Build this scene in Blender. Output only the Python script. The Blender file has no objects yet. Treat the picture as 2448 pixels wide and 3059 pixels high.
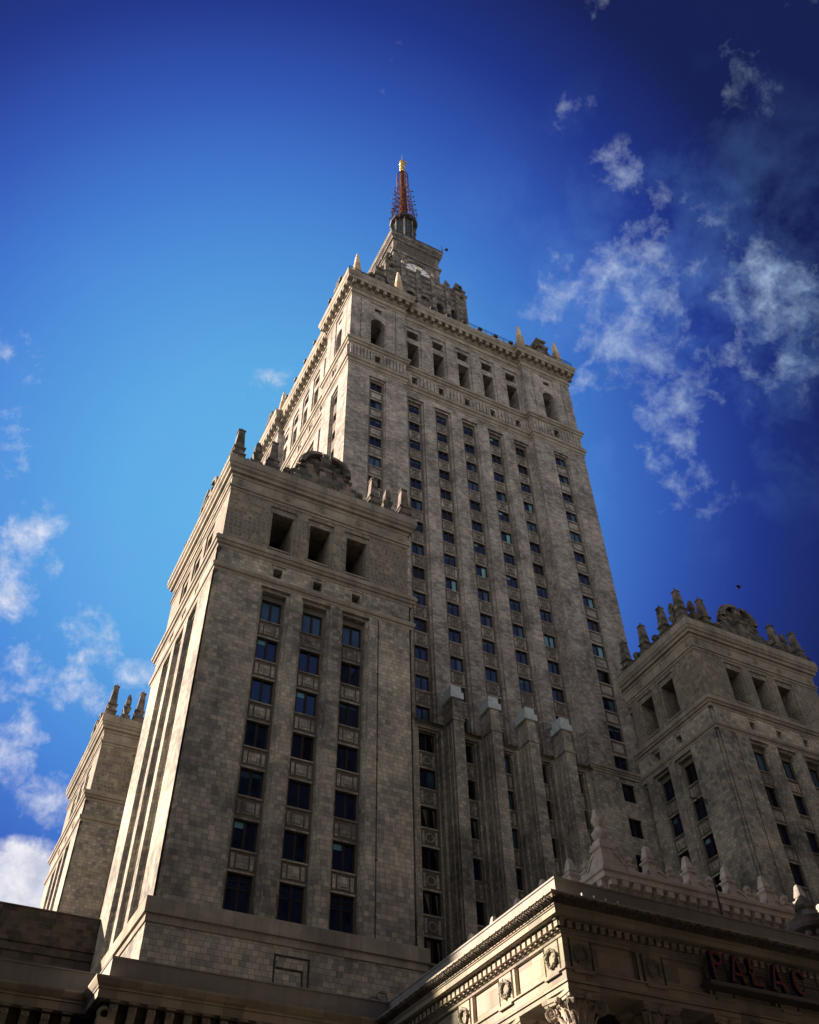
import bpy, math, random
from mathutils import Vector, Matrix
from math import sin, cos, pi, radians
random.seed(7)
sc = bpy.context.scene
COL = sc.collection

# ------------------------------------------------------------------ camera
YAW, PITCH, ROLL = 0.4881, 0.8016, -0.0225
_f = Vector((sin(YAW)*cos(PITCH), cos(YAW)*cos(PITCH), sin(PITCH)))
_r = Vector((cos(YAW), -sin(YAW), 0)); _u = _r.cross(_f)
_r2 = cos(ROLL)*_r + sin(ROLL)*_u; _u2 = -sin(ROLL)*_r + cos(ROLL)*_u
cam = bpy.data.cameras.new('camera'); co = bpy.data.objects.new('camera', cam); COL.objects.link(co)
co.matrix_world = Matrix(((_r2.x, _u2.x, -_f.x, 0), (_r2.y, _u2.y, -_f.y, 0), (_r2.z, _u2.z, -_f.z, 0), (0, 0, 0, 1)))
cam.sensor_fit = 'HORIZONTAL'; cam.sensor_width = 36.0; cam.lens = 2818.47/2448*36
cam.shift_y = 40.25/2448; cam.clip_start = 0.1; cam.clip_end = 5000
sc.camera = co

# ------------------------------------------------------------------ light
SUN = Vector((-1.25, 1.0, 0.83)).normalized()          # towards the sun: low, from behind left
SUN_EL = math.asin(SUN.z); SUN_AZ = math.atan2(SUN.x, SUN.y)
sd = bpy.data.lights.new('sun', 'SUN'); so = bpy.data.objects.new('sun', sd); COL.objects.link(so)
sd.energy = 5.0; sd.angle = radians(0.5); sd.color = (1.0, 0.81, 0.65)
so.rotation_euler = (-SUN).to_track_quat('-Z', 'Y').to_euler()
so.location = (-60, 50, 120)
sc.view_settings.view_transform = 'Standard'; sc.view_settings.look = 'None'
sc.view_settings.exposure = 1.45; sc.view_settings.gamma = 1.0

W = bpy.data.worlds.new('World'); sc.world = W; W.use_nodes = True
nt = W.node_tree; nt.nodes.clear()
def N(t, **k):
    n = nt.nodes.new(t)
    for a, b in k.items(): setattr(n, a, b)
    return n
def setin(n, i, v):
    if hasattr(v, 'is_output') or isinstance(v, bpy.types.NodeSocket): nt.links.new(v, n.inputs[i])
    else: n.inputs[i].default_value = v
def M(op, a, b=None, c=None, clamp=False):
    n = N('ShaderNodeMath', operation=op, use_clamp=clamp); setin(n, 0, a)
    if b is not None: setin(n, 1, b)
    if c is not None: setin(n, 2, c)
    return n.outputs[0]
def VM(op, a, b=None):
    n = N('ShaderNodeVectorMath', operation=op); setin(n, 0, a)
    if b is not None: setin(n, 1, b)
    return n
def RAMP(f, stops, interp='LINEAR'):
    n = N('ShaderNodeValToRGB'); setin(n, 0, f); e = n.color_ramp.elements; n.color_ramp.interpolation = interp
    while len(e) < len(stops): e.new(0.5)
    for el, (p, c) in zip(e, stops): el.position = p; el.color = (c if len(c) == 4 else (*c, 1))
    return n.outputs[0]
def MIX(f, a, b, mode='MIX'):
    n = N('ShaderNodeMix', data_type='RGBA', blend_type=mode); setin(n, 0, f); setin(n, 6, a); setin(n, 7, b)
    return n.outputs[2]
def NOISE(v, s, d=4, r=0.55, dist=0.0, dims='3D'):
    n = N('ShaderNodeTexNoise', noise_dimensions=dims); setin(n, 'Vector', v); setin(n, 'Scale', s); setin(n, 'Detail', d)
    setin(n, 'Roughness', r); setin(n, 'Distortion', dist); return n.outputs[0]
# clear evening sky: Nishita air, deepened to the saturated blue of the photograph away from its bright zone
dirv = N('ShaderNodeTexCoord').outputs['Generated']
dirn = VM('NORMALIZE', dirv).outputs[0]
sky = N('ShaderNodeTexSky', sky_type='NISHITA'); sky.sun_disc = False
sky.sun_elevation = SUN_EL; sky.sun_rotation = SUN_AZ; sky.air_density = 1.0; sky.dust_density = 0.3; sky.ozone_density = 3.0
bz = VM('DOT_PRODUCT', dirn, (-0.145*_r2 + 0.007*_u2 + _f).normalized()).outputs['Value']
ang = M('DIVIDE', M('ARCCOSINE', M('MINIMUM', bz, 0.9999)), pi)            # 0..1 over 180 degrees
elev = N('ShaderNodeSeparateXYZ'); setin(elev, 0, dirn)
amb = RAMP(elev.outputs[2], [(0.0, (0.62, 0.58, 0.55)), (0.30, (0.56, 0.54, 0.53)), (0.55, (0.28, 0.28, 0.295)), (0.78, (0.06, 0.075, 0.12)), (1.0, (0.02, 0.03, 0.07))])   # pale haze low down, deep blue overhead
SKY_STOPS = [(0.0, (0.064, 0.230, 0.40)), (0.05, (0.054, 0.200, 0.385)), (0.088, (0.036, 0.135, 0.345)), (0.112, (0.0245, 0.088, 0.30)),
             (0.134, (0.0150, 0.046, 0.225)), (0.158, (0.0068, 0.0170, 0.128)), (0.186, (0.0032, 0.0058, 0.045)), (0.25, (0.004, 0.007, 0.04)), (1.0, (0.004, 0.007, 0.04))]
grad = RAMP(ang, SKY_STOPS)
grad = MIX(M('SMOOTHSTEP' if False else 'MULTIPLY', M('SUBTRACT', ang, 0.255), 14.0, clamp=True), grad, amb)
side = M('MULTIPLY_ADD', VM('DOT_PRODUCT', dirn, Vector((0.874, -0.465, 0.0))).outputs['Value'], -0.22, 0.99)
side = M('MAXIMUM', M('MINIMUM', side, 1.1), 0.6)
nish = MIX(1.0, sky.outputs[0], (0.05, 0.05, 0.05, 1), 'MULTIPLY')
base = MIX(0.94, nish, grad)
base = MIX(1.0, base, N('ShaderNodeCombineXYZ').outputs[0], 'MULTIPLY')
_cx = base.node.inputs[7].links[0].from_node
for i in range(3): nt.links.new(side, _cx.inputs[i])
# clouds: ragged noise inside a few soft zones of the sky
n1 = NOISE(dirn, 15.0, 10, 0.60, 0.35); n2 = NOISE(dirn, 46.0, 8, 0.64, 0.2); n3 = NOISE(dirn, 3.0, 3, 0.5)
tex = M('ADD', M('MULTIPLY', n1, 0.60), M('MULTIPLY', n2, 0.40))
def zone(d, rad, amp):
    dd = VM('DOT_PRODUCT', dirn, Vector(d).normalized()).outputs['Value']
    a = M('ARCCOSINE', M('MINIMUM', dd, 0.99999))
    return M('MULTIPLY', M('POWER', M('SUBTRACT', 1.0, M('MINIMUM', M('DIVIDE', a, rad), 1.0)), 0.8), amp)
CLOUDS = []
def cloud(d, rad, amp): CLOUDS.append(zone(d, rad, amp))
def pixdir(u, v):
    a = (u-1224)/2818.47; b = (1569.75-v)/2818.47
    return tuple(a*_r2 + b*_u2 + _f)
for (u, v), r, a in [((1900, 890), .14, .25), ((1850, 540), .05, .22), ((2300, 930), .11, .22), ((1980, 710), .06, .14), ((1690, 870), .06, .2), ((1870, 1000), .07, .2), ((2250, 1080), .07, .15), ((1740, 1110), .06, .17), ((1990, 1260), .08, .21), ((2180, 1180), .05, .16), ((1750, 1000), .05, .18), ((2150, 760), .2, .05),
                     ((60, 1630), .06, .29), ((180, 1690), .03, .26), ((320, 1900), .06, .27), ((400, 1990), .05, .22), ((30, 1790), .04, .28), ((30, 2230), .05, .28), ((170, 2390), .045, .32), ((70, 2660), .055, .75), ((250, 2070), .05, .22),
                     ((20, 1330), .05, .2), ((30, 1050), .05, .15), ((60, 2000), .05, .22), ((1210, 140), .035, .085), ((1700, 310), .045, .11), ((1135, 285), .02, .10), ((810, 1150), .04, .14), ((2300, 100), .13, .085), ((1830, 20), .06, .09), ((2060, 1450), .06, .17)]:
    cloud(pixdir(u, v), r, a)
z = CLOUDS[0]
for q in CLOUDS[1:]: z = M('MAXIMUM', z, q)
cl = M('MULTIPLY', M('SUBTRACT', M('ADD', tex, z), 0.62), 3.8, clamp=True)
cl = M('MULTIPLY', cl, M('MULTIPLY', z, 9.0, clamp=True))
cl = M('POWER', cl, 1.15)
ccol = MIX(M('MULTIPLY', M('SUBTRACT', n2, 0.35), 2.2, clamp=True), (0.50, 0.50, 0.54, 1), (0.95, 0.86, 0.78, 1))
ccol = MIX(1.0, ccol, N('ShaderNodeCombineXYZ').outputs[0], 'MULTIPLY')
_c2 = ccol.node.inputs[7].links[0].from_node
sv = M('POWER', side, 0.9)
lum = M('MULTIPLY', sv, 0.62)
tb = M('DIVIDE', M('SUBTRACT', side, 0.90), 0.13, clamp=True)
for i, (k0, k1) in enumerate(((0.42, 0.54), (0.66, 0.34), (0.98, 0.08))): nt.links.new(M('MULTIPLY', lum, M('MULTIPLY_ADD', tb, k1, k0)), _c2.inputs[i])
veil = M('MULTIPLY', M('MULTIPLY', M('SUBTRACT', NOISE(dirn, 10.0, 10, 0.62, 0.15), 0.46), 3.5, clamp=True), zone(pixdir(1950, 1000), .26, 1.2))
veil = M('MAXIMUM', veil, M('MULTIPLY', M('MULTIPLY', M('SUBTRACT', NOISE(dirn, 9.0, 10, 0.62, 0.15), 0.46), 4.0, clamp=True), zone(pixdir(100, 1700), .36, 0.9)))
base = MIX(M('MULTIPLY', veil, 0.38, clamp=True), base, (0.075, 0.17, 0.40, 1))
skyc = MIX(M('MULTIPLY', cl, 0.86), base, ccol)
bg = N('ShaderNodeBackground'); setin(bg, 0, skyc); bg.inputs[1].default_value = 0.74
out = N('ShaderNodeOutputWorld'); nt.links.new(bg.outputs[0], out.inputs[0])

# ------------------------------------------------------------------ materials
MATS = {}
def begin(name):
    global nt
    m = bpy.data.materials.new(name); m.use_nodes = True; nt = m.node_tree; nt.nodes.clear(); MATS[name] = m
    return m
def finish(color, rough=0.85, spec=0.25, bump=None, bstr=0.3, bdist=0.02, metal=0.0, **kw):
    p = N('ShaderNodeBsdfPrincipled'); setin(p, 'Base Color', color); setin(p, 'Roughness', rough); setin(p, 'Specular IOR Level', spec); setin(p, 'Metallic', metal)
    for k, v in kw.items(): setin(p, k.replace('_', ' '), v)
    if bump is not None:
        b = N('ShaderNodeBump'); setin(b, 'Height', bump); b.inputs['Strength'].default_value = bstr; b.inputs['Distance'].default_value = bdist
        nt.links.new(b.outputs[0], p.inputs['Normal'])
    o = N('ShaderNodeOutputMaterial'); nt.links.new(p.outputs[0], o.inputs[0])
def stone(name, cols, w, h, mortar=(0.10, 0.085, 0.06), mw=0.02, mfac=0.55, stain=0.5, streak=0.3, tint=(0.36, 0.30, 0.22), contrast=1.0, cobble=False, patch=2.6):
    begin(name)
    g = N('ShaderNodeNewGeometry'); pos = g.outputs['Position']; nor = VM('ABSOLUTE', g.outputs['True Normal']).outputs[0]
    sp = N('ShaderNodeSeparateXYZ'); setin(sp, 0, pos); sn = N('ShaderNodeSeparateXYZ'); setin(sn, 0, nor)
    isx = M('GREATER_THAN', sn.outputs[0], 0.6)
    u = M('ADD', M('MULTIPLY', sp.outputs[1], isx), M('MULTIPLY', sp.outputs[0], M('SUBTRACT', 1.0, isx)))
    isz = M('GREATER_THAN', sn.outputs[2], 0.8)
    v = M('ADD', M('MULTIPLY', sp.outputs[1], isz), M('MULTIPLY', sp.outputs[2], M('SUBTRACT', 1.0, isz)))
    wob = NOISE(pos, 0.9, 2)
    u = M('ADD', u, M('MULTIPLY', M('SUBTRACT', wob, 0.5), 0.08)); 
    rv = M('DIVIDE', v, h); row = M('FLOOR', rv)
    wn = N('ShaderNodeTexWhiteNoise', noise_dimensions='1D'); setin(wn, 'W', row)
    uc = M('ADD', M('DIVIDE', u, w), M('MULTIPLY', wn.outputs[0], 5.3)); colm = M('FLOOR', uc)
    cv = N('ShaderNodeCombineXYZ'); setin(cv, 0, colm); setin(cv, 1, row); setin(cv, 2, M('MULTIPLY', isx, 17.0))
    w2 = N('ShaderNodeTexWhiteNoise', noise_dimensions='3D'); setin(w2, 'Vector', cv.outputs[0])
    slab = w2.outputs[0]; slabc = w2.outputs[1]
    big = NOISE(pos, 1.0/patch, 5, 0.6, 0.4)
    mid = NOISE(pos, 1.6, 4, 0.6)
    # slab tone: random per slab, pulled light or dark by broad weathering zones
    f = M('ADD', M('MULTIPLY', M('SUBTRACT', slab, 0.5), 0.62*contrast), M('MULTIPLY_ADD', M('SUBTRACT', big, 0.5), 2.4*stain, 0.5))
    f = M('ADD', f, M('MULTIPLY', M('SUBTRACT', mid, 0.5), 0.35))
    c = RAMP(f, [(i/(len(cols)-1), q) for i, q in enumerate(cols)])
    c = MIX(M('MULTIPLY', 0.10*contrast, 1.0), c, slabc, 'SOFT_LIGHT')
    # rain streaks
    stv = VM('MULTIPLY', pos, (1.6, 1.6, 0.10)).outputs[0]
    st = NOISE(stv, 1.0, 5, 0.65)
    stf = M('MULTIPLY', M('SUBTRACT', 0.52, st), 4.0*streak, clamp=True)
    c = MIX(stf, c, MIX(1.0, c, (0.42, 0.38, 0.34, 1), 'MULTIPLY'))
    fu = M('FRACT', uc); fv = M('FRACT', rv)
    eu = M('MULTIPLY', M('MINIMUM', fu, M('SUBTRACT', 1.0, fu)), w); ev = M('MULTIPLY', M('MINIMUM', fv, M('SUBTRACT', 1.0, fv)), h)
    e = M('MINIMUM', eu, ev)
    mm = M('SUBTRACT', 1.0, M('DIVIDE', e, mw, clamp=True))
    if cobble:
        zc = M('MULTIPLY', M('SUBTRACT', NOISE(pos, 0.22, 3, 0.6), 0.40), 6.0, clamp=True)
        dark = M('GREATER_THAN', M('ADD', slab, M('MULTIPLY', zc, 0.35)), 0.62)
        c = MIX(M('MULTIPLY', dark, 0.62), c, (0.085, 0.078, 0.075, 1))
        c = MIX(M('MULTIPLY', mm, M('MULTIPLY_ADD', zc, 0.5, 0.25)), c, (0.36, 0.32, 0.25, 1))
    else:
        c = MIX(M('MULTIPLY', mm, mfac), c, (*mortar, 1))
    hgt = M('ADD', M('MULTIPLY', M('SUBTRACT', 1.0, mm), 0.8), M('ADD', M('MULTIPLY', slab, 0.35), M('MULTIPLY', NOISE(pos, 7.0, 4), 0.5)))
    finish(c, M('MULTIPLY_ADD', mid, 0.25, 0.68), 0.2, hgt, 0.35, 0.03)
STN = [(0.10, 0.096, 0.092), (0.20, 0.188, 0.168), (0.34, 0.312, 0.262), (0.50, 0.455, 0.365), (0.68, 0.62, 0.49)]
stone('stone_block', STN, 0.44, 0.36, stain=0.72, contrast=0.56, mfac=0.9, mw=0.022, patch=6.0)
stone('stone_spandrel', [(0.07, 0.061, 0.051), (0.12, 0.104, 0.084), (0.175, 0.152, 0.122), (0.245, 0.215, 0.172)], 1.4, 2.2, stain=0.4, contrast=0.4, mfac=0.15)  # brownish spandrel stone, darkened further so the recessed strips read as shadow
stone('stone_tower', [(0.11, 0.104, 0.10), (0.20, 0.182, 0.170), (0.33, 0.298, 0.27), (0.46, 0.415, 0.365), (0.66, 0.60, 0.515)], 0.52, 0.27, stain=0.6, streak=0.5, patch=3.2, contrast=0.6, mfac=0.8)
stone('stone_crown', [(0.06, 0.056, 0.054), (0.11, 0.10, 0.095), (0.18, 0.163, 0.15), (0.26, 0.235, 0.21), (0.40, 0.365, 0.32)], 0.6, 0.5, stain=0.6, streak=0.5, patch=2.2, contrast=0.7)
stone('stone_trim', [(0.13, 0.118, 0.10), (0.25, 0.222, 0.18), (0.37, 0.328, 0.262), (0.48, 0.425, 0.335)], 0.75, 2.9, stain=0.5, contrast=0.3, mfac=0.4, streak=0.4)
stone('stone_cobble', [(0.14, 0.12, 0.10), (0.22, 0.19, 0.15), (0.31, 0.265, 0.20), (0.40, 0.345, 0.26), (0.50, 0.44, 0.34)], 0.42, 0.46, stain=0.5, cobble=True, mw=0.05)
stone('stone_portico', [(0.16, 0.142, 0.115), (0.28, 0.25, 0.20), (0.40, 0.36, 0.285), (0.47, 0.42, 0.335), (0.54, 0.48, 0.37)], 0.72, 0.47, stain=0.3, streak=0.25, contrast=0.7, mw=0.008, mfac=0.6)
stone('stone_pale', [(0.45, 0.40, 0.34), (0.60, 0.54, 0.46), (0.70, 0.64, 0.55), (0.76, 0.70, 0.61)], 0.5, 0.35, stain=0.4, streak=0.3, contrast=0.6, mw=0.012, mfac=0.5)
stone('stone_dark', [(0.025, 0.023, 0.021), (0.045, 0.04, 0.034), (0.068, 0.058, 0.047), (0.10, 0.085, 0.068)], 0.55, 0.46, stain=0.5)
stone('stone_finial', [(0.045, 0.043, 0.04), (0.095, 0.088, 0.076), (0.175, 0.158, 0.13), (0.29, 0.26, 0.21)], 0.8, 0.55, stain=0.5, streak=0.5, mfac=0.3, patch=1.6)
def simple(name, col, rough=0.6, spec=0.3, metal=0.0, var=0.25, sc_=3.0, bs=0.15):
    begin(name)
    p = N('ShaderNodeNewGeometry').outputs['Position']
    n = NOISE(p, sc_, 5, 0.6); n_ = NOISE(VM('MULTIPLY', p, (2.0, 2.0, 0.25)).outputs[0], 1.3, 4)
    f = M('ADD', M('MULTIPLY', n, 0.5), M('MULTIPLY', n_, 0.5))
    c = RAMP(f, [(0.3, tuple(x*(1-var) for x in col)), (0.7, tuple(min(1, x*(1+var)) for x in col))])
    finish(c, rough, spec, n, bs, 0.01, metal)
simple('plaster_attic', (0.30, 0.29, 0.265), 0.7, 0.3, var=0.22, sc_=1.2)
simple('sheet_metal_cap', (0.52, 0.59, 0.59), 0.45, 0.4, var=0.3, sc_=2.5)
simple('frame_dark', (0.022, 0.014, 0.012), 0.5, 0.3)
simple('carved_dark', (0.13, 0.115, 0.095), 0.9, 0.1, var=0.5, sc_=9)
simple('interior_dark', (0.03, 0.024, 0.02), 0.9, 0.05)  # near-black colour paints in the shade at the back of deep openings
simple('brick_dark', (0.035, 0.028, 0.024), 0.9, 0.1)  # near-black so the added houses bounce little sunlight
simple('iron', (0.03, 0.03, 0.032), 0.5, 0.4)
simple('copper_red', (0.24, 0.075, 0.045), 0.45, 0.5, 0.4, var=0.6, sc_=2.2)
simple('rust_dark', (0.11, 0.045, 0.035), 0.5, 0.4, 0.3, var=0.5)
simple('gilded', (0.70, 0.46, 0.14), 0.32, 0.6, 0.6, var=0.2)
simple('lantern_glass', (0.045, 0.06, 0.06), 0.15, 0.6, 0.0, var=0.5)
simple('dial_white', (0.80, 0.80, 0.80), 0.5, 0.3, var=0.05)
simple('letter_red', (0.12, 0.008, 0.014), 0.4, 0.4)
simple('letter_blue', (0.012, 0.010, 0.11), 0.5, 0.4)
simple('rack_grey', (0.09, 0.085, 0.08), 0.5, 0.4)
simple('steel', (0.5, 0.5, 0.5), 0.4, 0.5, 0.5)
simple('pinnacle_pale', (0.58, 0.47, 0.33), 0.8, 0.2, var=0.3, sc_=2)
simple('feather', (0.035, 0.033, 0.035), 0.8, 0.1)
simple('paving', (0.05, 0.049, 0.048), 0.9, 0.1, sc_=0.3)
def glassy(name, col, spec, rough=0.04):
    begin(name); p = N('ShaderNodeNewGeometry').outputs['Position']
    n = NOISE(p, 0.35, 2)
    c = RAMP(n, [(0.3, tuple(x*0.6 for x in col)), (0.7, tuple(x*1.4 for x in col))])
    finish(c, rough, spec, NOISE(p, 0.5, 2), 0.02, 0.05, IOR=2.0, Specular_Tint=(0.06, 0.13, 0.36, 1))
glassy('pane_glass', (0.006, 0.008, 0.022), 0.9)
glassy('pane_curtain', (0.04, 0.085, 0.13), 0.6, 0.1)
glassy('pane_dark', (0.006, 0.005, 0.006), 0.25, 0.12)
glassy('pane_blind', (0.16, 0.38, 0.44), 0.6, 0.12)
def mat(n): return MATS[n]

# ------------------------------------------------------------------ mesh helpers
class MB:
    def __init__(s): s.v = []; s.f = []; s.m = []; s.mi = 0; s.sm = []; s.smooth = False; s.deep = None
    def vert(s, p): s.v.append(tuple(p)); return len(s.v)-1
    def face(s, ids): s.f.append(tuple(ids)); s.m.append(s.mi); s.sm.append(s.smooth)
    def poly(s, pts): s.face([s.vert(p) for p in pts])
    def box(s, x0, x1, y0, y1, z0, z1):
        if x1 < x0: x0, x1 = x1, x0
        if y1 < y0: y0, y1 = y1, y0
        i = [s.vert((x, y, z)) for z in (z0, z1) for y in (y0, y1) for x in (x0, x1)]
        for q in ((0,2,3,1), (4,5,7,6), (0,1,5,4), (2,6,7,3), (0,4,6,2), (1,3,7,5)): s.face([i[k] for k in q])
    def loft(s, rings, cap0=True, cap1=True):
        ids = [[s.vert(p) for p in r] for r in rings]; n = len(ids[0])
        for a, b in zip(ids, ids[1:]):
            for k in range(n): s.face((a[k], a[(k+1) % n], b[(k+1) % n], b[k]))
        if cap0: s.face(ids[0][::-1])
        if cap1: s.face(ids[-1])
    def sq(s, cx, cy, z0, prof, ax=1.0, ay=1.0):
        s.loft([[(cx-a*ax, cy-a*ay, z0+z), (cx+a*ax, cy-a*ay, z0+z), (cx+a*ax, cy+a*ay, z0+z), (cx-a*ax, cy+a*ay, z0+z)] for a, z in prof])
    def lathe(s, cx, cy, z0, prof, n=12, ph=0.0):
        s.loft([[(cx+r*cos(2*pi*k/n+ph), cy+r*sin(2*pi*k/n+ph), z0+z) for k in range(n)] for r, z in prof])
    def sweep(s, pts, prof, closed=True):
        # pts: CCW axis-aligned polygon; prof: (overhang, z) going up
        n = len(pts); rings = []
        def nrm(a, b):
            dx, dy = b[0]-a[0], b[1]-a[1]; l = math.hypot(dx, dy); return (dy/l, -dx/l)
        ns = [nrm(pts[i], pts[(i+1) % n]) for i in range(n)]
        for o, z in prof:
            ring = []
            for i in range(n):
                a, b = ns[i-1], ns[i]
                if not closed and i == 0: a = b
                if not closed and i == n-1: b = a
                if abs(a[0]-b[0]) + abs(a[1]-b[1]) < 1e-6: q = (a[0], a[1])
                else: q = (a[0]+b[0], a[1]+b[1])
                ring.append((pts[i][0]+o*q[0], pts[i][1]+o*q[1], z))
            rings.append(ring)
        ids = [[s.vert(p) for p in r] for r in rings]
        m = n if closed else n-1
        for a, b in zip(ids, ids[1:]):
            for k in range(m): s.face((a[k], a[(k+1) % n], b[(k+1) % n], b[k]))
        if closed: s.face(ids[-1]); s.face(ids[0][::-1])
    def facade(s, O, U, Nn, u0, u1, v0, v1, ops, d=0.0):
        P = lambda u, v, dd: (O[0]+U[0]*u-Nn[0]*dd, O[1]+U[1]*u-Nn[1]*dd, O[2]+v)
        us = sorted({u0, u1} | {q for o in ops for q in (o[0], o[1])}); vs = sorted({v0, v1} | {q for o in ops for q in (o[2], o[3])})
        # merge cells into vertical runs
        for a, b in zip(us, us[1:]):
            um = (a+b)/2; run = None
            for c, e in zip(vs, vs[1:]):
                vm = (c+e)/2
                if any(o[0] < um < o[1] and o[2] < vm < o[3] for o in ops):
                    if run: s.poly([P(a, run[0], d), P(b, run[0], d), P(b, run[1], d), P(a, run[1], d)]); run = None
                else: run = (run[0], e) if run else (c, e)
            if run: s.poly([P(a, run[0], d), P(b, run[0], d), P(b, run[1], d), P(a, run[1], d)])
        for o in ops:
            a, b, c, e, dd = o[:5]; D = d+dd; sub = o[5] if len(o) > 5 else []
            s.poly([P(a, c, d), P(a, c, D), P(a, e, D), P(a, e, d)][::-1]); s.poly([P(b, c, d), P(b, c, D), P(b, e, D), P(b, e, d)])
            s.poly([P(a, c, d), P(b, c, d), P(b, c, D), P(a, c, D)]); s.poly([P(a, e, d), P(b, e, d), P(b, e, D), P(a, e, D)][::-1])
            if sub is not None:
                k = s.mi
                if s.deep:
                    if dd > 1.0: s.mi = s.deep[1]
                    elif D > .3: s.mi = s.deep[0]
                s.facade(O, U, Nn, a, b, c, e, sub, D); s.mi = k
    def prism(s, O, U, Nn, poly, t):
        # polygon (u, v), extruded by t outwards along Nn from the plane through O
        A = [s.vert((O[0]+U[0]*u, O[1]+U[1]*u, O[2]+v)) for u, v in poly]
        B = [s.vert((O[0]+U[0]*u+Nn[0]*t, O[1]+U[1]*u+Nn[1]*t, O[2]+v)) for u, v in poly]
        s.face(B); s.face(A[::-1]); n = len(poly)
        for k in range(n): s.face((A[k], A[(k+1) % n], B[(k+1) % n], B[k]))
    def tube(s, a, b, r, n=5, r2=None):
        a, b = Vector(a), Vector(b); d = (b-a).normalized(); x = d.orthogonal().normalized(); y = d.cross(x); r2 = r if r2 is None else r2
        s.loft([[a+(x*cos(2*pi*k/n)+y*sin(2*pi*k/n))*r for k in range(n)], [b+(x*cos(2*pi*k/n)+y*sin(2*pi*k/n))*r2 for k in range(n)]])
    def ball(s, c, r, n=10, m=6, sx=1, sy=1, sz=1):
        s.loft([[(c[0]+sx*r*sin(pi*j/m)*cos(2*pi*k/n), c[1]+sy*r*sin(pi*j/m)*sin(2*pi*k/n), c[2]-sz*r*cos(pi*j/m)) for k in range(n)] for j in range(1, m)])
    def ring(s, C, U, V, Nn, R, r, n=24, m=6, bump=0.0, lump=0):
        C, U, V, Nn = map(Vector, (C, U, V, Nn)); ids = []
        for k in range(n):
            a = 2*pi*k/n; d = U*cos(a)+V*sin(a); rr = r*(1+bump*random.uniform(-1, 1))
            ids.append([s.vert(C+d*(R+rr*cos(2*pi*j/m))+Nn*(rr*sin(2*pi*j/m))) for j in range(m)])
        for k in range(n):
            a, b = ids[k], ids[(k+1) % n]
            for j in range(m): s.face((a[j], b[j], b[(j+1) % m], a[(j+1) % m]))
    def build(s, name, mats, parent=None, loc=None):
        me = bpy.data.meshes.new(name)
        o_ = Vector(loc) if loc is not None else (Vector(wloc(parent)) if parent else Vector((0, 0, 0)))
        me.from_pydata([(v[0]-o_.x, v[1]-o_.y, v[2]-o_.z) for v in s.v], [], s.f)
        for m in (mats if isinstance(mats, (list, tuple)) else [mats]): me.materials.append(mat(m))
        me.polygons.foreach_set('material_index', s.m); me.polygons.foreach_set('use_smooth', s.sm); me.update()
        ob = bpy.data.objects.new(name, me); COL.objects.link(ob)
        if parent:
            ob.parent = parent
            if loc is not None: ob.location = o_-Vector(wloc(parent))
        elif loc is not None: ob.location = o_
        return ob
def wloc(o):
    p = Vector(o.location)
    while o.parent: o = o.parent; p += o.location
    return p
def tag(o, label=None, cat=None, group=None, kind=None):
    if label: o['label'] = label
    if cat: o['category'] = cat
    if group: o['group'] = group
    if kind: o['kind'] = kind
    return o
def thing(name, loc, label, cat, group=None):
    o = bpy.data.objects.new(name, None); COL.objects.link(o); o.location = loc; o.empty_display_size = 0.5
    return tag(o, label, cat, group)
def copy_part(src, parent, loc, rz=0.0):
    c = src.copy(); COL.objects.link(c); c.parent = parent; c.location = Vector(loc)-Vector(wloc(parent)); c.rotation_euler = (0, 0, rz); return c
GZ = -1.6
FR = {'S': ((0, -1, 0), (1, 0, 0)), 'W': ((-1, 0, 0), (0, -1, 0)), 'E': ((1, 0, 0), (0, 1, 0)), 'N': ((0, 1, 0), (-1, 0, 0))}
ROT = {'S': 0.0, 'W': -pi/2, 'E': pi/2, 'N': pi}

# ------------------------------------------------------------------ ground
g = MB(); g.poly([(-900, -900, GZ), (900, -900, GZ), (900, 900, GZ), (-900, 900, GZ)])
tag(g.build('ground', 'paving'), kind='structure')

# ------------------------------------------------------------------ windows (local: x across, y inwards, z up; origin bottom centre on the glass plane)
def window_mesh(w, h, tall=False):
    f = MB(); t = 0.085; y0, y1 = -0.07, 0.03
    f.box(-w/2, -w/2+t, y0, y1, 0, h); f.box(w/2-t, w/2, y0, y1, 0, h)
    f.box(-w/2+t, w/2-t, y0, y1, 0, t); f.box(-w/2+t, w/2-t, y0, y1, h-t, h)
    f.box(-0.06, 0.06, y0-0.015, y1, t, h-t)
    if tall:
        f.box(-w/2+t, w/2-t, y0-0.006, y1, h*0.66, h*0.66+0.09); f.box(-w/2+t, w/2-t, y0+0.01, y1, h*0.83, h*0.83+0.05)
    for s in (-1, 1):
        a, b = (0.06, w/2-t) if s > 0 else (-w/2+t, -0.06)
        f.box(a, a+0.045, y0+0.025, y1, t, h-t); f.box(b-0.045, b, y0+0.025, y1, t, h-t)
    return f
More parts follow.
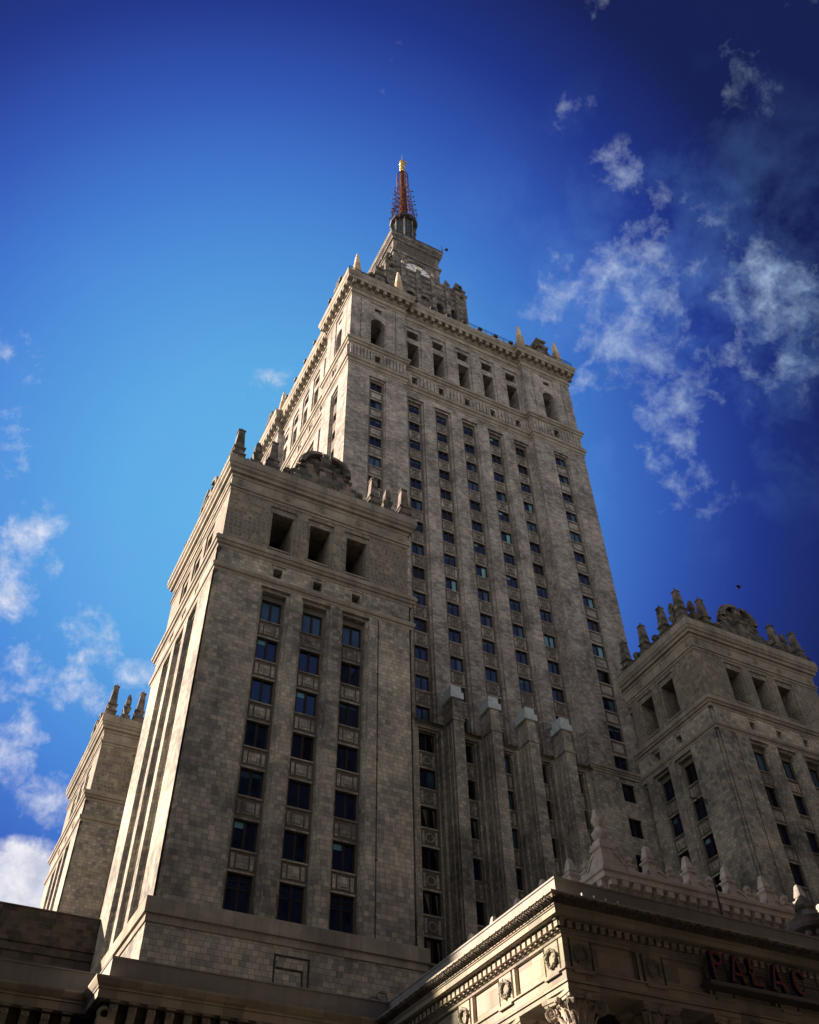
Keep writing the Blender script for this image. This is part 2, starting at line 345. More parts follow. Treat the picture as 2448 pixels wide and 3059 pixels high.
def pane_mesh(w, h, kind, rnd):
    p = MB()
    for s in (-1, 1):
        a, b = (0.06, w/2-0.085) if s > 0 else (-w/2+0.085, -0.06)
        t1 = rnd.uniform(-0.012, 0.012); t2 = rnd.uniform(-0.010, 0.010)
        def q(x, z): return (x, t1*(x-a)/(b-a)+t2*z/h, z)
        cut = h
        mi_low = mi_up = 0
        if kind == 1: mi_up = 1; cut = h*rnd.uniform(0.70, 0.85)
        elif kind == 2 and s > 0: mi_low = mi_up = 1
        elif kind == 3: mi_low = mi_up = (2 if s > 0 or rnd.random() < .4 else 0)
        elif kind == 4: mi_low = 1; mi_up = 1
        elif kind == 6: mi_low = mi_up = 3 if s > 0 else rnd.choice([0, 3, 3])
        elif kind == 5: mi_up = 2 if s < 0 else 0; cut = h*0.75
        p.mi = mi_low; p.poly([q(a, 0), q(b, 0), q(b, cut), q(a, cut)])
        if cut < h: p.mi = mi_up; p.poly([q(a, cut), q(b, cut), q(b, h), q(a, h)])
    return p
PROTO = {}
rw = random.Random(11)
def put_window(parent, key, loc, face, kind=None):
    w, h, tall = key
    N_, U_ = FR[face]
    if key not in PROTO:
        o = window_mesh(w, h, tall).build('window', 'frame_dark'); PROTO[key] = (o.data, {})
        bpy.data.objects.remove(o)
    me, panes = PROTO[key]
    if kind is None:
        kind = rw.choices([0, 1, 2, 3, 4, 5, 6], [5, 2.5, 1.6, .5, .8, .9, 3.2])[0]
    var = rw.randrange(4)
    if (kind, var) not in panes:
        o = pane_mesh(w, h, kind, rw).build('pane', ['pane_glass', 'pane_curtain', 'pane_blind', 'pane_dark']); panes[(kind, var)] = o.data; bpy.data.objects.remove(o)
    ob = bpy.data.objects.new('window', me); COL.objects.link(ob); ob.parent = parent
    ob.location = Vector(loc)-Vector(wloc(parent)); ob.rotation_euler = (0, 0, ROT[face])
    pn = bpy.data.objects.new('pane', panes[(kind, var)]); COL.objects.link(pn); pn.parent = ob
    return ob
def stuff_windows(parent, wins, face):
    # many small far windows of one wall as one part
    N_, U_ = FR[face]; m = MB()
    for (w, h, loc) in wins:
        for src, mi in ((window_mesh(w, h), 0), (pane_mesh(w, h, rw.choice([0, 0, 1, 2, 4]), rw), 1)):
            b = len(m.v)
            for (x, y, z) in src.v: m.v.append((loc[0]+U_[0]*x-N_[0]*y, loc[1]+U_[1]*x-N_[1]*y, loc[2]+z))
            for fc, k in zip(src.f, src.m): m.f.append(tuple(i+b for i in fc)); m.m.append(mi+k); m.sm.append(False)
    o = m.build('window', ['frame_dark', 'pane_glass', 'pane_curtain', 'pane_blind', 'pane_dark'], parent); o['kind'] = 'stuff'
    return o
def fr_point(face, O, u, v, d):
    N_, U_ = FR[face]
    return (O[0]+U_[0]*u-N_[0]*d, O[1]+U_[1]*u-N_[1]*d, v)

# ------------------------------------------------------------------ finial prototypes
def obelisk(m, x, y, z, k=1.0):
    m.sq(x, y, z, [(a*k*1.08, b*k) for a, b in [(.60, 0), (.60, .12), (.54, .16), (.50, .80), (.62, .90), (.64, 1.02), (.46, 1.08), (.44, 1.75), (.55, 1.84), (.56, 1.98), (.42, 2.04), (.27, 4.55), (.34, 4.58), (.34, 4.70), (.05, 5.02), (.05, 5.25)]])
def urn(m, x, y, z, k=1.0):
    m.sq(x, y, z, [(a*k*.95, b*k*1.12) for a, b in [(.50, 0), (.46, .60), (.56, .70), (.56, .82), (.22, .92), (.20, 1.05), (.34, 1.25), (.50, 1.75), (.44, 1.95), (.20, 2.1), (.20, 2.2), (.36, 2.4), (.30, 3.0), (.16, 3.55), (.02, 3.75)]])
def ballfin(m, x, y, z, k=1.0):
    m.sq(x, y, z, [(a*k, b*k) for a, b in [(.48, 0), (.42, .9), (.52, 1.0), (.52, 1.1), (.24, 1.2), (.20, 1.42)]])
    m.smooth = True; m.ball((x, y, z+1.83*k), .44*k, 14, 9); m.smooth = False
FIN = {}
def put_finial(parent, kind, loc, k=1.0, matn='stone_finial'):
    key = (kind, k, matn)
    if key not in FIN:
        m = MB(); {'obelisk': obelisk, 'urn': urn, 'ball_finial': ballfin}[kind](m, 0, 0, 0, k)
        o = m.build(kind, matn); FIN[key] = o.data; bpy.data.objects.remove(o)
    o = bpy.data.objects.new(kind, FIN[key]); COL.objects.link(o); o.parent = parent; o.location = Vector(loc)-Vector(wloc(parent)); return o
def swag(u0, u1, h0, h1, n=8):
    return [(u0+(u1-u0)*i/n, h0+(h1-h0)*(i/n)-0.55*min(h0, h1)*sin(pi*i/n)) for i in range(n+1)]

#%%BLOCKS
# ------------------------------------------------------------------ corner blocks (the lower square towers)
HB = 9.055
def sqpts(cx, cy, h): return [(cx-h, cy-h), (cx+h, cy-h), (cx+h, cy+h), (cx-h, cy+h)]
BAYS = (-3.63, 0.0, 3.63)
ROWS = [51.85-3.93*k for k in range(6)]
def block(cx, cy, label, win_faces, crest_faces, court=False):
    root = thing('corner_tower', (cx, cy, GZ), label, 'tower', 'corner towers round the main tower')
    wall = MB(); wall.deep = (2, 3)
    for fc in 'SWEN':
        N_, U_ = FR[fc]; O = (cx+N_[0]*HB, cy+N_[1]*HB, 0)
        ops = []
        for b in BAYS:
            sub = [(b-.875, b+.875, t-2.08, t, .28) for t in ROWS] + [(b-.875, b+.875, 25.45, 28.45, .28)]
            ops.append((b-1.30, b+1.30, 25.42, 52.72, .30, [(b-1.06, b+1.06, 25.43, 52.45, .42, sub)]))
            ops.append((b-.66, b+.66, 53.95, 55.32, .10, [(b-.40, b+.40, 54.05, 55.02, .9)]))
        wall.facade(O, U_, N_, -HB+.32, HB-.32, 25.4, 55.6, ops)
        # spandrel reliefs
        if fc in win_faces:
            for b in BAYS:
                tops = [t-2.08 for t in ROWS]
                nxt = ROWS[1:]+[28.45]
                for zb, zt in zip(tops, nxt):
                    zc = (zb+zt)/2-.05; hh = (zb-zt)/2
                    P = lambda u, v, d: fr_point(fc, O, u, v, d)
                    for (ua, ub, va, vb, dd) in ((-.92, .92, hh-.14, hh-.04, .10), (-.92, .92, -hh+.06, -hh+.2, .07), (-.80, -.55, -.5, .5, .06), (.55, .80, -.5, .5, .06), (-.42, .42, -.45, .45, .05), (-.26, .26, -.28, .28, .10)):
                        a = P(b+ua, 0, 0.719-dd); c = P(b+ub, 0, .719+.02)
                        wall.box(a[0], c[0], a[1], c[1], zc+va, zc+vb)
    # corner notches
    n_ = HB-.32
    for sx in (-1, 1):
        for sy in (-1, 1):
            x0, y0 = cx+sx*n_, cy+sy*n_
            wall.box(x0-sx*.9, x0-sx*.0005, y0-sy*.9, cy+sy*(HB-.16), 25.4, 55.6)
            wall.box(x0-sx*.9, cx+sx*(HB-.16), y0-sy*.9, y0-sy*.0005, 25.4, 55.6)
    wall.mi = 1
    HU = HB-.24
    for fc in 'SWEN':
        N_, U_ = FR[fc]; O = (cx+N_[0]*HU, cy+N_[1]*HU, 0)
        wall.facade(O, U_, N_, -HU, HU, 56.7, 63.05, [(b-1.27, b+1.27, 56.75, 62.55, .14, [(b-1.0, b+1.0, 56.76, 61.9, 3.6)]) for b in BAYS])
    wall.mi = 0
    wall.sweep(sqpts(cx, cy, HB+.28), [(0, GZ), (0, 23.95), ])
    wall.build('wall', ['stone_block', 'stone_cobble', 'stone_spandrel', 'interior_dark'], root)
    led = MB(); led.sweep(sqpts(cx, cy, HB+.28), [(0.0, 23.955), (.09, 23.96), (.09, 24.42), (.24, 24.46), (.24, 25.38), (.20, 25.43)])
    led.build('base_ledge', 'stone_trim', root)
    cr = MB()
    cr.sweep(sqpts(cx, cy, HB), [(-.12, 52.88), (.02, 52.9), (.06, 53.15), (.16, 53.2), (.22, 53.4), (.22, 53.58), (0.0, 53.72), (0, 53.74)])
    cr.build('belt_course', 'stone_trim', root)
    cr = MB()
    cr.sweep(sqpts(cx, cy, HB), [(-.12, 55.45), (.03, 55.48), (.08, 55.75), (.22, 55.82), (.30, 56.05), (.40, 56.1), (.42, 56.42), (.30, 56.5), (.28, 56.66), (-.2, 56.72)])
    cr.build('belt_course', 'stone_trim', root)
    cr = MB()
    cr.sweep(sqpts(cx, cy, HU), [(-.1, 62.98), (.06, 63.0), (.08, 63.25), (.20, 63.3), (.20, 63.48), (.05, 63.55), (.05, 64.6), (.12, 64.64), (.18, 64.95), (.40, 65.0), (.44, 65.3), (.62, 65.45), (.70, 65.72), (.76, 65.75), (.76, 66.55), (.70, 66.6), (.70, 66.72)])
    for fc in win_faces:
        N_, U_ = FR[fc]; V_ = (0, 0, 1)
        for u in (-8.1, -3.63, 0, 3.63, 8.1):
            c = fr_point(fc, (cx+N_[0]*HU, cy+N_[1]*HU, 0), u, 64.08, -.05)
            cr.ring(c, U_, V_, N_, .34, .07, 20, 5); cr.ring(c, U_, V_, N_, .12, .1, 10, 5)
    # stone blocks on the rim
    for fc in 'SWEN':
        N_, U_ = FR[fc]
        for i in range(33):
            u = -8.96+i*.56; c = fr_point(fc, (cx+N_[0]*(HU+.76), cy+N_[1]*(HU+.76), 0), u, 0, 0)
            if fc in 'SN': cr.box(c[0]-.20, c[0]+.20, c[1]-.02, c[1]+.02, 65.86, 66.45)
            else: cr.box(c[0]-.02, c[0]+.02, c[1]-.20, c[1]+.20, 65.86, 66.45)
    cr.build('cornice', 'stone_trim', root)
    # openings: parapet balusters of the loggia, windows
    for fc in win_faces:
        N_, U_ = FR[fc]; O = (cx+N_[0]*HU, cy+N_[1]*HU, 0)
        for b in BAYS:
            bm_ = MB()
            for i in range(8):
                c = fr_point(fc, O, b-.88+i*.25, 0, .26); bm_.lathe(c[0], c[1], 56.9, [(.05, 0), (.09, .25), (.05, .5), (.08, .62)], 6)
            a = fr_point(fc, O, b-.99, 0, .15); c = fr_point(fc, O, b+.99, 0, .38); bm_.box(a[0], c[0], a[1], c[1], 57.52, 57.66)
            bm_.build('balustrade', 'stone_trim', root)
        O = (cx+N_[0]*HB, cy+N_[1]*HB, 0)
        for b in BAYS:
            for k, t in enumerate(ROWS): put_window(root, (1.74, 2.07, False), fr_point(fc, O, b, t-2.08, .94), fc, kind=(4 if k == 0 and fc == 'S' else rw.choice([0, 0, 0, 1, 0, 6, 5])))
            put_window(root, (1.74, 2.99, True), fr_point(fc, O, b, 25.455, .94), fc, 0)
    # crest of obelisks, vases and balls
    dn = HB-.05; zt = 66.7
    put_finial(root, 'obelisk', (cx-8.7, cy-8.5, zt)); put_finial(root, 'obelisk', (cx+8.6, cy-8.5, zt)); put_finial(root, 'obelisk', (cx-8.5, cy+8.5, zt)); put_finial(root, 'obelisk', (cx+8.6, cy+8.5, zt))
    for fc in crest_faces:
        N_, U_ = FR[fc]; O = (cx+N_[0]*8.45, cy+N_[1]*8.45, zt)
        P = lambda u, z=zt: fr_point(fc, O, u, z, 0)
        for s in (-1, 1):
            put_finial(root, 'urn', P(s*6.85)); put_finial(root, 'obelisk', P(s*5.3)); put_finial(root, 'ball_finial', P(s*3.75, zt-.25), 0.98)
        w = MB()
        O2 = (O[0]-N_[0]*.2, O[1]-N_[1]*.2, zt)
        for s in (-1, 1):
            pol = [(5.0, 0)] + [(8.2, 0)] + [(8.2-.1*i, max(.2, .85-.62*sin(pi*i/12))) for i in range(0, 13)] + [(6.4-.1*i, max(.2, .85-.62*sin(pi*i/9))) for i in range(0, 10)] + [(5.0, .7)]
            pol = [(s*u, v) for u, v in pol]
            w.prism(O2, U_, N_, pol if s > 0 else pol[::-1], .4)
            pol = [(0, 0), (4.9, 0), (4.9, .5), (4.4, .75), (3.3, 1.0), (2.95, 1.6), (2.9, 2.2), (0, 2.2)]
            pol = [(s*u, v) for u, v in pol]
            w.prism(O2, U_, N_, pol if s > 0 else pol[::-1], .45)
        w.build('crest_wall', 'stone_finial', root)
        a = MB(); O3 = (O[0]-N_[0]*.35, O[1]-N_[1]*.35, zt)
        # broken segmental pediment with central pier and figure
        for s in (-1, 1):
            pol = [(.75, 2.2), (2.65, 2.2), (2.65, 2.7), (2.95, 2.75), (2.95, 3.05), (2.5, 3.1), (2.35, 3.7), (.75, 3.7)]
            a.prism(O3, U_, N_, [(s*u, v) for u, v in (pol if s > 0 else pol[::-1])], .5)
            arc = [(.55+2.1*cos(t*pi/2/10), 3.35+2.05*sin(t*pi/2/10)) for t in range(0, 11)]
            arc2 = [(.45+1.72*cos(t*pi/2/10), 3.35+1.68*sin(t*pi/2/10)) for t in range(10, -1, -1)]
            pol = arc+arc2
            a.prism((O3[0], O3[1], zt), U_, N_, [(s*u, v) for u, v in (pol if s > 0 else pol[::-1])], .95)
            inn = [(.1, 3.3)]+[(.45+1.72*cos(t*pi/2/10), 3.35+1.68*sin(t*pi/2/10)) for t in range(0, 11)]+[(.1, 5.0)]
            a.prism((O3[0], O3[1], zt), U_, N_, [(s*u, v) for u, v in (inn if s > 0 else inn[::-1])], .35)
            c = Vector(fr_point(fc, O3, s*2.95, zt+1.6, -.45)); V_ = (0, 0, 1)
            a.ring(c, U_, V_, N_, .52, .15, 20, 6); a.ring(c+Vector(N_)*.02, U_, V_, N_, .24, .12, 14, 6)
            c = Vector(fr_point(fc, O3, s*1.5, zt+4.1, -.3)); a.ball(c, .42, 8, 5); a.ball(c+Vector((0, 0, -.8)), .3, 8, 5)
        for s in (-1, 1):
            for t in range(9):
                q = (t+.5)*pi/18; a.ball(fr_point(fc, O3, s*(.5+2.2*cos(q)), zt+3.35+2.15*sin(q), -.5), .16, 6, 4)
            for t in range(12): a.ball(fr_point(fc, O3, s*(3.0+.42*t), zt+1.15-.05*t+.12*sin(t*1.7), -.15), .17, 6, 4)
            a.sq(*fr_point(fc, O3, s*2.3, 0, -.3)[:2], zt+2.9, [(.3, 0), (.3, .5), (.4, .6), (.4, .7), (.15, .8), (.22, 1.1), (.05, 1.5)])
        p = fr_point(fc, O3, 0, zt, -.35)
        a.sq(p[0], p[1], zt, [(.75, 0), (.75, .25), (.62, .3), (.62, 2.6), (.78, 2.75), (.78, 3.0), (.5, 3.1), (.42, 3.5), (.3, 3.7), (.5, 4.1), (.52, 4.6), (.36, 5.0), (.22, 5.2), (.34, 5.45), (.30, 5.75), (.1, 5.95)])
        for s in (-1, 1):
            a.ball(fr_point(fc, O3, s*.45, zt+5.0, -.5), .28, 8, 5)
        a.build('acroterion', 'stone_finial', root)
    if court:
        w = MB()
        pol = [(-8.4, 0), (8.4, 0)]+[(8.4-.15*i, .55+.3*cos(i*.15*2*pi/1.78)) for i in range(113)]
        N_, U_ = FR['W']; w.prism((cx-8.45, cy, zt), U_, N_, pol, .4); w.build('crest_wall', 'stone_finial', root)
        for y, kd in ((58.45, 'urn'), (60.25, 'obelisk'), (62.0, 'ball_finial'), (63.8, 'obelisk'), (65.55, 'ball_finial'), (67.35, 'obelisk'), (69.1, 'ball_finial')): put_finial(root, kd, (cx-8.5, y, zt-(.2 if kd == 'ball_finial' else 0)), 0.98 if kd == 'ball_finial' else 1.0)
    if 'S' in crest_faces:                                            # lead cresting pebbles along the rim
        e = MB()
        for i in range(52):
            u = -8.9+i*.35; e.ball(fr_point('S', (cx, cy-HU-.6, 0), u, 66.78+random.uniform(0, .05), 0), .13, 6, 4)
        e.build('rim_studs', 'stone_finial', root)
        e = MB()
        for i in range(52): e.ball(fr_point('W', (cx-HU-.6, cy, 0), -8.9+i*.35, 66.78+random.uniform(0, .05), 0), .13, 6, 4)
        e.build('rim_studs', 'stone_finial', root)
    return root
bl = block(21.0, 65.57, 'sunlit-sided square corner tower standing nearest, with three bays of dark windows', 'SW', 'SW')
br = block(73.02, 65.57, 'shadowed square corner tower to the right of the tall tower, above the portico', 'SW', 'S', True)
bb = block(21.0, 110.9, 'farther corner tower at left, mostly hidden behind the sunlit one', 'W', 'SW')
m = MB(); m.tube((63.97, 60.3, 46.75), (61.6, 60.0, 46.3), .07, 6); m.tube((63.97, 60.3, 46.3), (63.2, 60.2, 46.6), .04, 5); m.build('flagpole_bracket', 'iron', br)
m = MB(); m.box(88.6, 125.0, -6.0, 56.0, GZ, 56.0); m.deep = (1, 1)  # unseen wing added past the right edge to block skylight from this tower
m.facade((88.0, 25.0, GZ), (0, -1, 0), (-1, 0, 0), -31, 31, 0, 57.6, [(-29+i*3.7, -27.2+i*3.7, 4+j*3.93, 6.1+j*3.93, .5) for i in range(16) for j in range(13)])
m.mi = 0; m.box(87.6, 125.3, -6.4, 56.2, 56.01, 57.2); m.box(88.001, 88.6, -6.0, -5.9, GZ, 56)
m.build('side_wing', ['stone_block', 'pane_dark'], br)
m = MB(); m.tube((66.3, 56.50, 20), (66.3, 56.50, 52.8), .035, 5); m.build('lightning_cable', 'iron', br)
m = MB(); m.tube((26.75, 56.50, 25.4), (26.75, 56.50, 52.8), .05, 5)
for zz in range(27, 52, 4): m.box(26.66, 26.84, 56.46, 56.58, zz, zz+.12)
m.build('downpipe', 'iron', bl)
# blind niche in the foot of the near tower
m = MB()
for a in ((19.8, 22.15, 23.32, 23.42, .06), (19.8, 19.9, 21.0, 23.32, .05), (22.05, 22.15, 21.0, 23.32, .05), (19.95, 21.75, 22.55, 22.66, .05), (21.65, 21.75, 21.0, 22.55, .04)): m.box(a[0], a[1], 56.235-a[4], 56.3, a[2], a[3])
m.build('niche_frame', 'stone_dark', bl)

#%%TOWER
# ------------------------------------------------------------------ main tower
TX, TY, TH = 47.005, 88.13, 19.495
PW, RC = 8.953, 0.86
def tower_poly(h=TH, rc=RC):
    a = h-PW
    P = [(-h, -h), (-a, -h), (-a, -h+rc), (a, -h+rc), (a, -h), (h, -h)]
    pts = []
    for k in range(4):
        c, s = round(cos(k*pi/2)), round(sin(k*pi/2))
        for x, y in P[:-1] if True else P: pts.append((TX+c*x-s*y, TY+s*x+c*y))
    return pts
tw = thing('main_tower', (TX, TY, GZ), 'tall stone tower with clock storey and red-gold spire, rising at the centre', 'tower')
COLS = [-8.72, -4.36, 0.0, 4.36, 8.72]
TROWS = [106.5-3.89*k for k in range(14)]
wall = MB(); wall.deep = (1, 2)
MIDH = TH-PW
ARCH = []
for fc in 'SWEN':
    N_, U_ = FR[fc]; O = (TX+N_[0]*TH, TY+N_[1]*TH, 0); Om = (TX+N_[0]*(TH-RC), TY+N_[1]*(TH-RC), 0)
    for s in (-1, 1):
        b = s*(TH-PW/2); lo, hi = (b-PW/2, b+PW/2)
        ops = [(b-1.27, b+1.27, 53.9, 107.3, .22, [(b-1.08, b+1.08, 53.91, 107.0, .20, [(b-.85, b+.85, t-1.78, t, .26) for t in TROWS])])]
        wall.facade(O, U_, N_, lo, hi, 53.8, 109.2, ops)
        wall.facade(O, U_, N_, lo, hi, 109.2, 114.6, [(b-.45, b+.45, 111.0, 112.65, .8)])
        wall.facade(O, U_, N_, lo, hi, 114.6, 126.6, [(b-1.32, b+1.32, 114.62, 126.4, .14, [(b-1.12, b+1.12, 114.63, 122.4, 3.2), (b-.56, b+.56, 124.45, 125.3, .7)]),
            (b-2.92, b-2.78, 114.62, 126.35, .12), (b+2.78, b+2.92, 114.62, 126.35, .12)])
        # arch shoulders
        for t in (-1, 1):
            pol = [(b+t*1.12, 121.28)] + [(b+t*1.12*cos(q*pi/2/8), 121.28+1.12*sin(q*pi/2/8)) for q in range(1, 9)] + [(b+t*1.12, 122.42)]
            if t < 0: pol = pol[::-1]
            wall.prism((O[0]-N_[0]*1.3, O[1]-N_[1]*1.3, 0), U_, N_, pol, 1.155)
    ops = []
    for b in COLS:
        ops.append((b-1.32, b+1.32, 53.9, 107.5, .30, [(b-1.06, b+1.06, 53.91, 107.15, .28, [(b-.775, b+.775, t-1.78, t, .26) for t in TROWS])]))
    wall.facade(Om, U_, N_, -MIDH, MIDH, 53.8, 109.2, ops)
    wall.facade(Om, U_, N_, -MIDH, MIDH, 109.2, 114.6, [(b-.43, b+.43, 110.95, 112.6, .8) for b in COLS])
    wall.facade(Om, U_, N_, -MIDH, MIDH, 114.6, 126.6, [(b-1.32, b+1.32, 114.62, 125.5, .18, [(b-.95, b+.95, 114.63, 121.5, 2.6), (b-.95, b+.95, 122.75, 124.7, 1.2)]) for b in COLS])
    for s in (-1, 1):
        a = fr_point(fc, O, s*MIDH, 0, 0); c = fr_point(fc, Om, s*MIDH, 0, 0)
        q = [(a[0], a[1], 53.8), (c[0], c[1], 53.8), (c[0], c[1], 126.6), (a[0], a[1], 126.6)]
        wall.poly(q if s < 0 else q[::-1])
# spandrel roundels of the front
N_, U_ = FR['S']; Om = (TX, TY-TH+RC, 0); V_ = (0, 0, 1)
def spandrel(m, x, y, zc, hh, k=1.0):
    m.box(x-.95*k, x+.95*k, y-.05, y+.02, zc+hh-.16, zc+hh-.03)
    m.box(x-.95*k, x+.95*k, y-.07, y+.02, zc-hh+.03, zc-hh+.22)
    for s in (-1, 1):
        m.box(x+s*.66*k-.13*k, x+s*.66*k+.13*k, y-.045, y+.02, zc-.62*hh, zc+.62*hh)
    m.ring((x, y, zc), U_, V_, N_, .40*k, .075, 20, 5)
for b in COLS:
    for ta, tb in zip(TROWS, TROWS[1:]):
        spandrel(wall, TX+b, TY-TH+RC+.58, (ta-1.78+tb)/2, (ta-1.78-tb)/2)
for s in (-1, 1):                                                             # sills and lintels of the pavilion windows
    x = TX+s*(TH-PW/2); y = TY-TH+.42
    for ta, tb in zip(TROWS, TROWS[1:]):
        wall.box(x-1.0, x+1.0, y-.08, y+.02, ta-1.78-.20, ta-1.78-.02); wall.box(x-.95, x+.95, y-.05, y+.02, tb+.04, tb+.30)
        wall.box(x-.70, x+.70, y-.035, y+.02, tb+.62, ta-1.78-.46)
# fluting between the small belt windows
for fc in 'SW':
    N_, U_ = FR[fc]
    def flutes(u0, u1, off):
        n = max(2, int(round((u1-u0)/.55)))
        for i in range(n):
            a = u0+(u1-u0)*(i+.12)/n; b = u0+(u1-u0)*(i+.88)/n
            p = fr_point(fc, (TX+N_[0]*(TH-off), TY+N_[1]*(TH-off), 0), a, 0, -.24); q = fr_point(fc, (TX+N_[0]*(TH-off), TY+N_[1]*(TH-off), 0), b, 0, .05)
            wall.box(p[0], q[0], p[1], q[1], 110.62, 112.95)
    for s in (-1, 1):
        b = s*(TH-PW/2); flutes(b-PW/2+.1, b-.75, 0); flutes(b+.75, b+PW/2-.1, 0)
    ed = [-MIDH+.15]+[q for b in COLS for q in (b-.75, b+.75)]+[MIDH-.15]
    for a, b in zip(ed[::2], ed[1::2]): flutes(a, b, RC)
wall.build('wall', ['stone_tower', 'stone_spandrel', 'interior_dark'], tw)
poly = tower_poly()
m = MB(); m.sweep(poly, [(-.1, 108.55), (.04, 108.6), (.06, 109.0), (.16, 109.05), (.20, 109.6), (.36, 109.7), (.42, 110.25), (.30, 110.38), (.08, 110.45), (.06, 110.6)]); m.build('belt_course', 'stone_trim', tw)
m = MB(); m.sweep(poly, [(.02, 112.95), (.12, 113.05), (.14, 113.4), (.34, 113.55), (.40, 113.9), (.55, 113.98), (.58, 114.35), (.50, 114.5), (-.1, 114.62)]); m.build('belt_course', 'stone_trim', tw)
m = MB(); m.sweep(poly, [(-.1, 126.5), (.06, 126.55), (.10, 126.95), (.24, 127.0), (.26, 127.25), (.08, 127.35), (.08, 128.25), (.26, 128.35), (.30, 128.55), (.34, 129.42), (1.05, 129.50), (1.10, 130.15), (1.22, 130.3), (1.32, 130.75), (1.34, 131.2), (1.25, 131.38), (.6, 131.42)])
for i in range(len(poly)):
    a, b = Vector(poly[i]), Vector(poly[(i+1) % len(poly)]); L = (b-a).length
    if L < 2: continue
    d = (b-a)/L; nn = Vector((d.y, -d.x)); k = int(round(L/1.22))
    for j in range(k+1):
        c = a+d*(L*j/k)
        p, q = c+nn*.3-d*.25, c+nn*.98+d*.25
        m.box(p.x, q.x, p.y, q.y, 128.6, 129.48)
        p, q = c+nn*.3-d*.32, c+nn*1.02+d*.32
        m.box(p.x, q.x, p.y, q.y, 129.30, 129.49)
m.build('cornice', 'stone_trim', tw)
# windows: front rows one by one
for k, t in enumerate(TROWS):
    for b in COLS: put_window(tw, (1.54, 1.77, False), (TX+b, TY-TH+RC+.78, t-1.78), 'S')
    put_window(tw, (1.69, 1.77, False), (TX+TH-PW/2, TY-TH+.62, t-1.78), 'S')
    if k < 7: put_window(tw, (1.69, 1.77, False), (TX-TH+PW/2, TY-TH+.62, t-1.78), 'S')
wl = []
for k, t in enumerate(TROWS[:10]):
    wl.append((1.69, 1.77, fr_point('W', (TX-TH, TY, 0), TH-PW/2, t-1.78, .62)))
    for b in COLS: wl.append((1.54, 1.77, fr_point('W', (TX-TH+RC, TY, 0), b, t-1.78, .78)))
    wl.append((1.69, 1.77, fr_point('W', (TX-TH, TY, 0), -TH+PW/2, t-1.78, .62)))
stuff_windows(tw, wl, 'W')
# roof terrace and its parapet pieces
m = MB(); m.sweep(tower_poly(TH-.3), [(0, 131.3), (0, 131.6)]); m.build('roof', 'stone_trim', tw)
def pinnacle(m, x, y, z, k=1.0):
    P = [(.62, 0), (.62, .7)]
    for i in range(7):
        zz = .75+i*.62; w_ = .58-.028*i; P += [(w_-.14, zz), (w_-.10, zz+.26), (w_+.04, zz+.34), (w_+.04, zz+.56)]
    P += [(.30, 5.15), (.36, 5.5), (.26, 7.3), (.16, 7.6), (.12, 7.75), (.19, 7.95), (.16, 8.2), (.02, 8.4)]
    m.sq(x, y, z, [(a*k, b*k) for a, b in P])
pin = MB(); pinnacle(pin, 0, 0, 0); po = pin.build('pinnacle', 'pinnacle_pale'); PIN = po.data; bpy.data.objects.remove(po)
def put_pin(x, y, z, k=1.0):
    o = bpy.data.objects.new('pinnacle', PIN); COL.objects.link(o); o.parent = tw; o.location = Vector((x, y, z))-Vector(wloc(tw)); o.scale = (k, k, k)
for sx in (-1, 1):
    for d in (TH-.75, TH-PW+.9):
        put_pin(TX+sx*d, TY-TH+.35, 131.4, 1.0)
        if d < TH-2: put_pin(TX-TH+.35, TY+sx*d, 131.4)
put_pin(TX-TH+.75, TY+TH-.75, 131.4); put_pin(TX+TH-.75, TY+TH-.75, 131.4)
for fc, ss in (('S', (-1, 1)), ('W', (-1, 1))):
    N_, U_ = FR[fc]; O = (TX+N_[0]*(TH-.3), TY+N_[1]*(TH-.3), 131.4)
    for s in ss:
        b = s*(TH-PW/2+.05); a = MB()
        pol = [(b-2.9, 0), (b+2.9, 0), (b+2.9, 1.3), (b+2.2, 1.6)] + [(b+1.9*cos(t*pi/14), 1.9+2.5*sin(t*pi/14)) for t in range(15)] + [(b-2.2, 1.6), (b-2.9, 1.3)]
        a.prism((O[0]-N_[0]*.6, O[1]-N_[1]*.6, O[2]), U_, N_, pol, .6)
        for t in (-1, 1):
            c = Vector(fr_point(fc, O, b+t*2.45, 131.4+2.3, -.05)); a.ring(c, U_, (0, 0, 1), N_, .62, .26, 16, 6); a.ball(c, .4, 8, 5)
        p = fr_point(fc, O, b, 131.4, -.1)
        a.sq(p[0], p[1], 131.4, [(.95, 0), (.95, .5), (.8, .6), (.8, 2.6), (1.1, 2.8), (1.15, 3.3), (.75, 3.5), (.7, 4.6), (.95, 4.9), (.95, 5.3), (.4, 5.6), (.45, 6.1), (.1, 6.6)])
        for i in range(15):
            a1 = pi*i/14; c = fr_point(fc, O, b+1.9*cos(a1), 131.4+1.9+2.5*sin(a1), -.1); a.ball(c, .33, 7, 5)
        a.build('acroterion', 'stone_finial', tw)
for b in (-8.0, -4.9, -2.0, 1.2, 4.3, 7.4):                                   # low posts of the middle parapet
    p = MB(); k = random.uniform(.85, 1.1)
    p.sq(TX+b, TY-TH+RC+.25, 131.4, [(.55*k, 0), (.55*k, .5), (.42*k, .6), (.42*k, 1.0), (.5*k, 1.1), (.5*k, 1.3), (.36*k, 1.4), (.36*k, 1.8), (.44*k, 1.9), (.44*k, 2.1), (.3*k, 2.3), (.16*k, 2.7)])
    p.build('parapet_post', 'pinnacle_pale', tw)
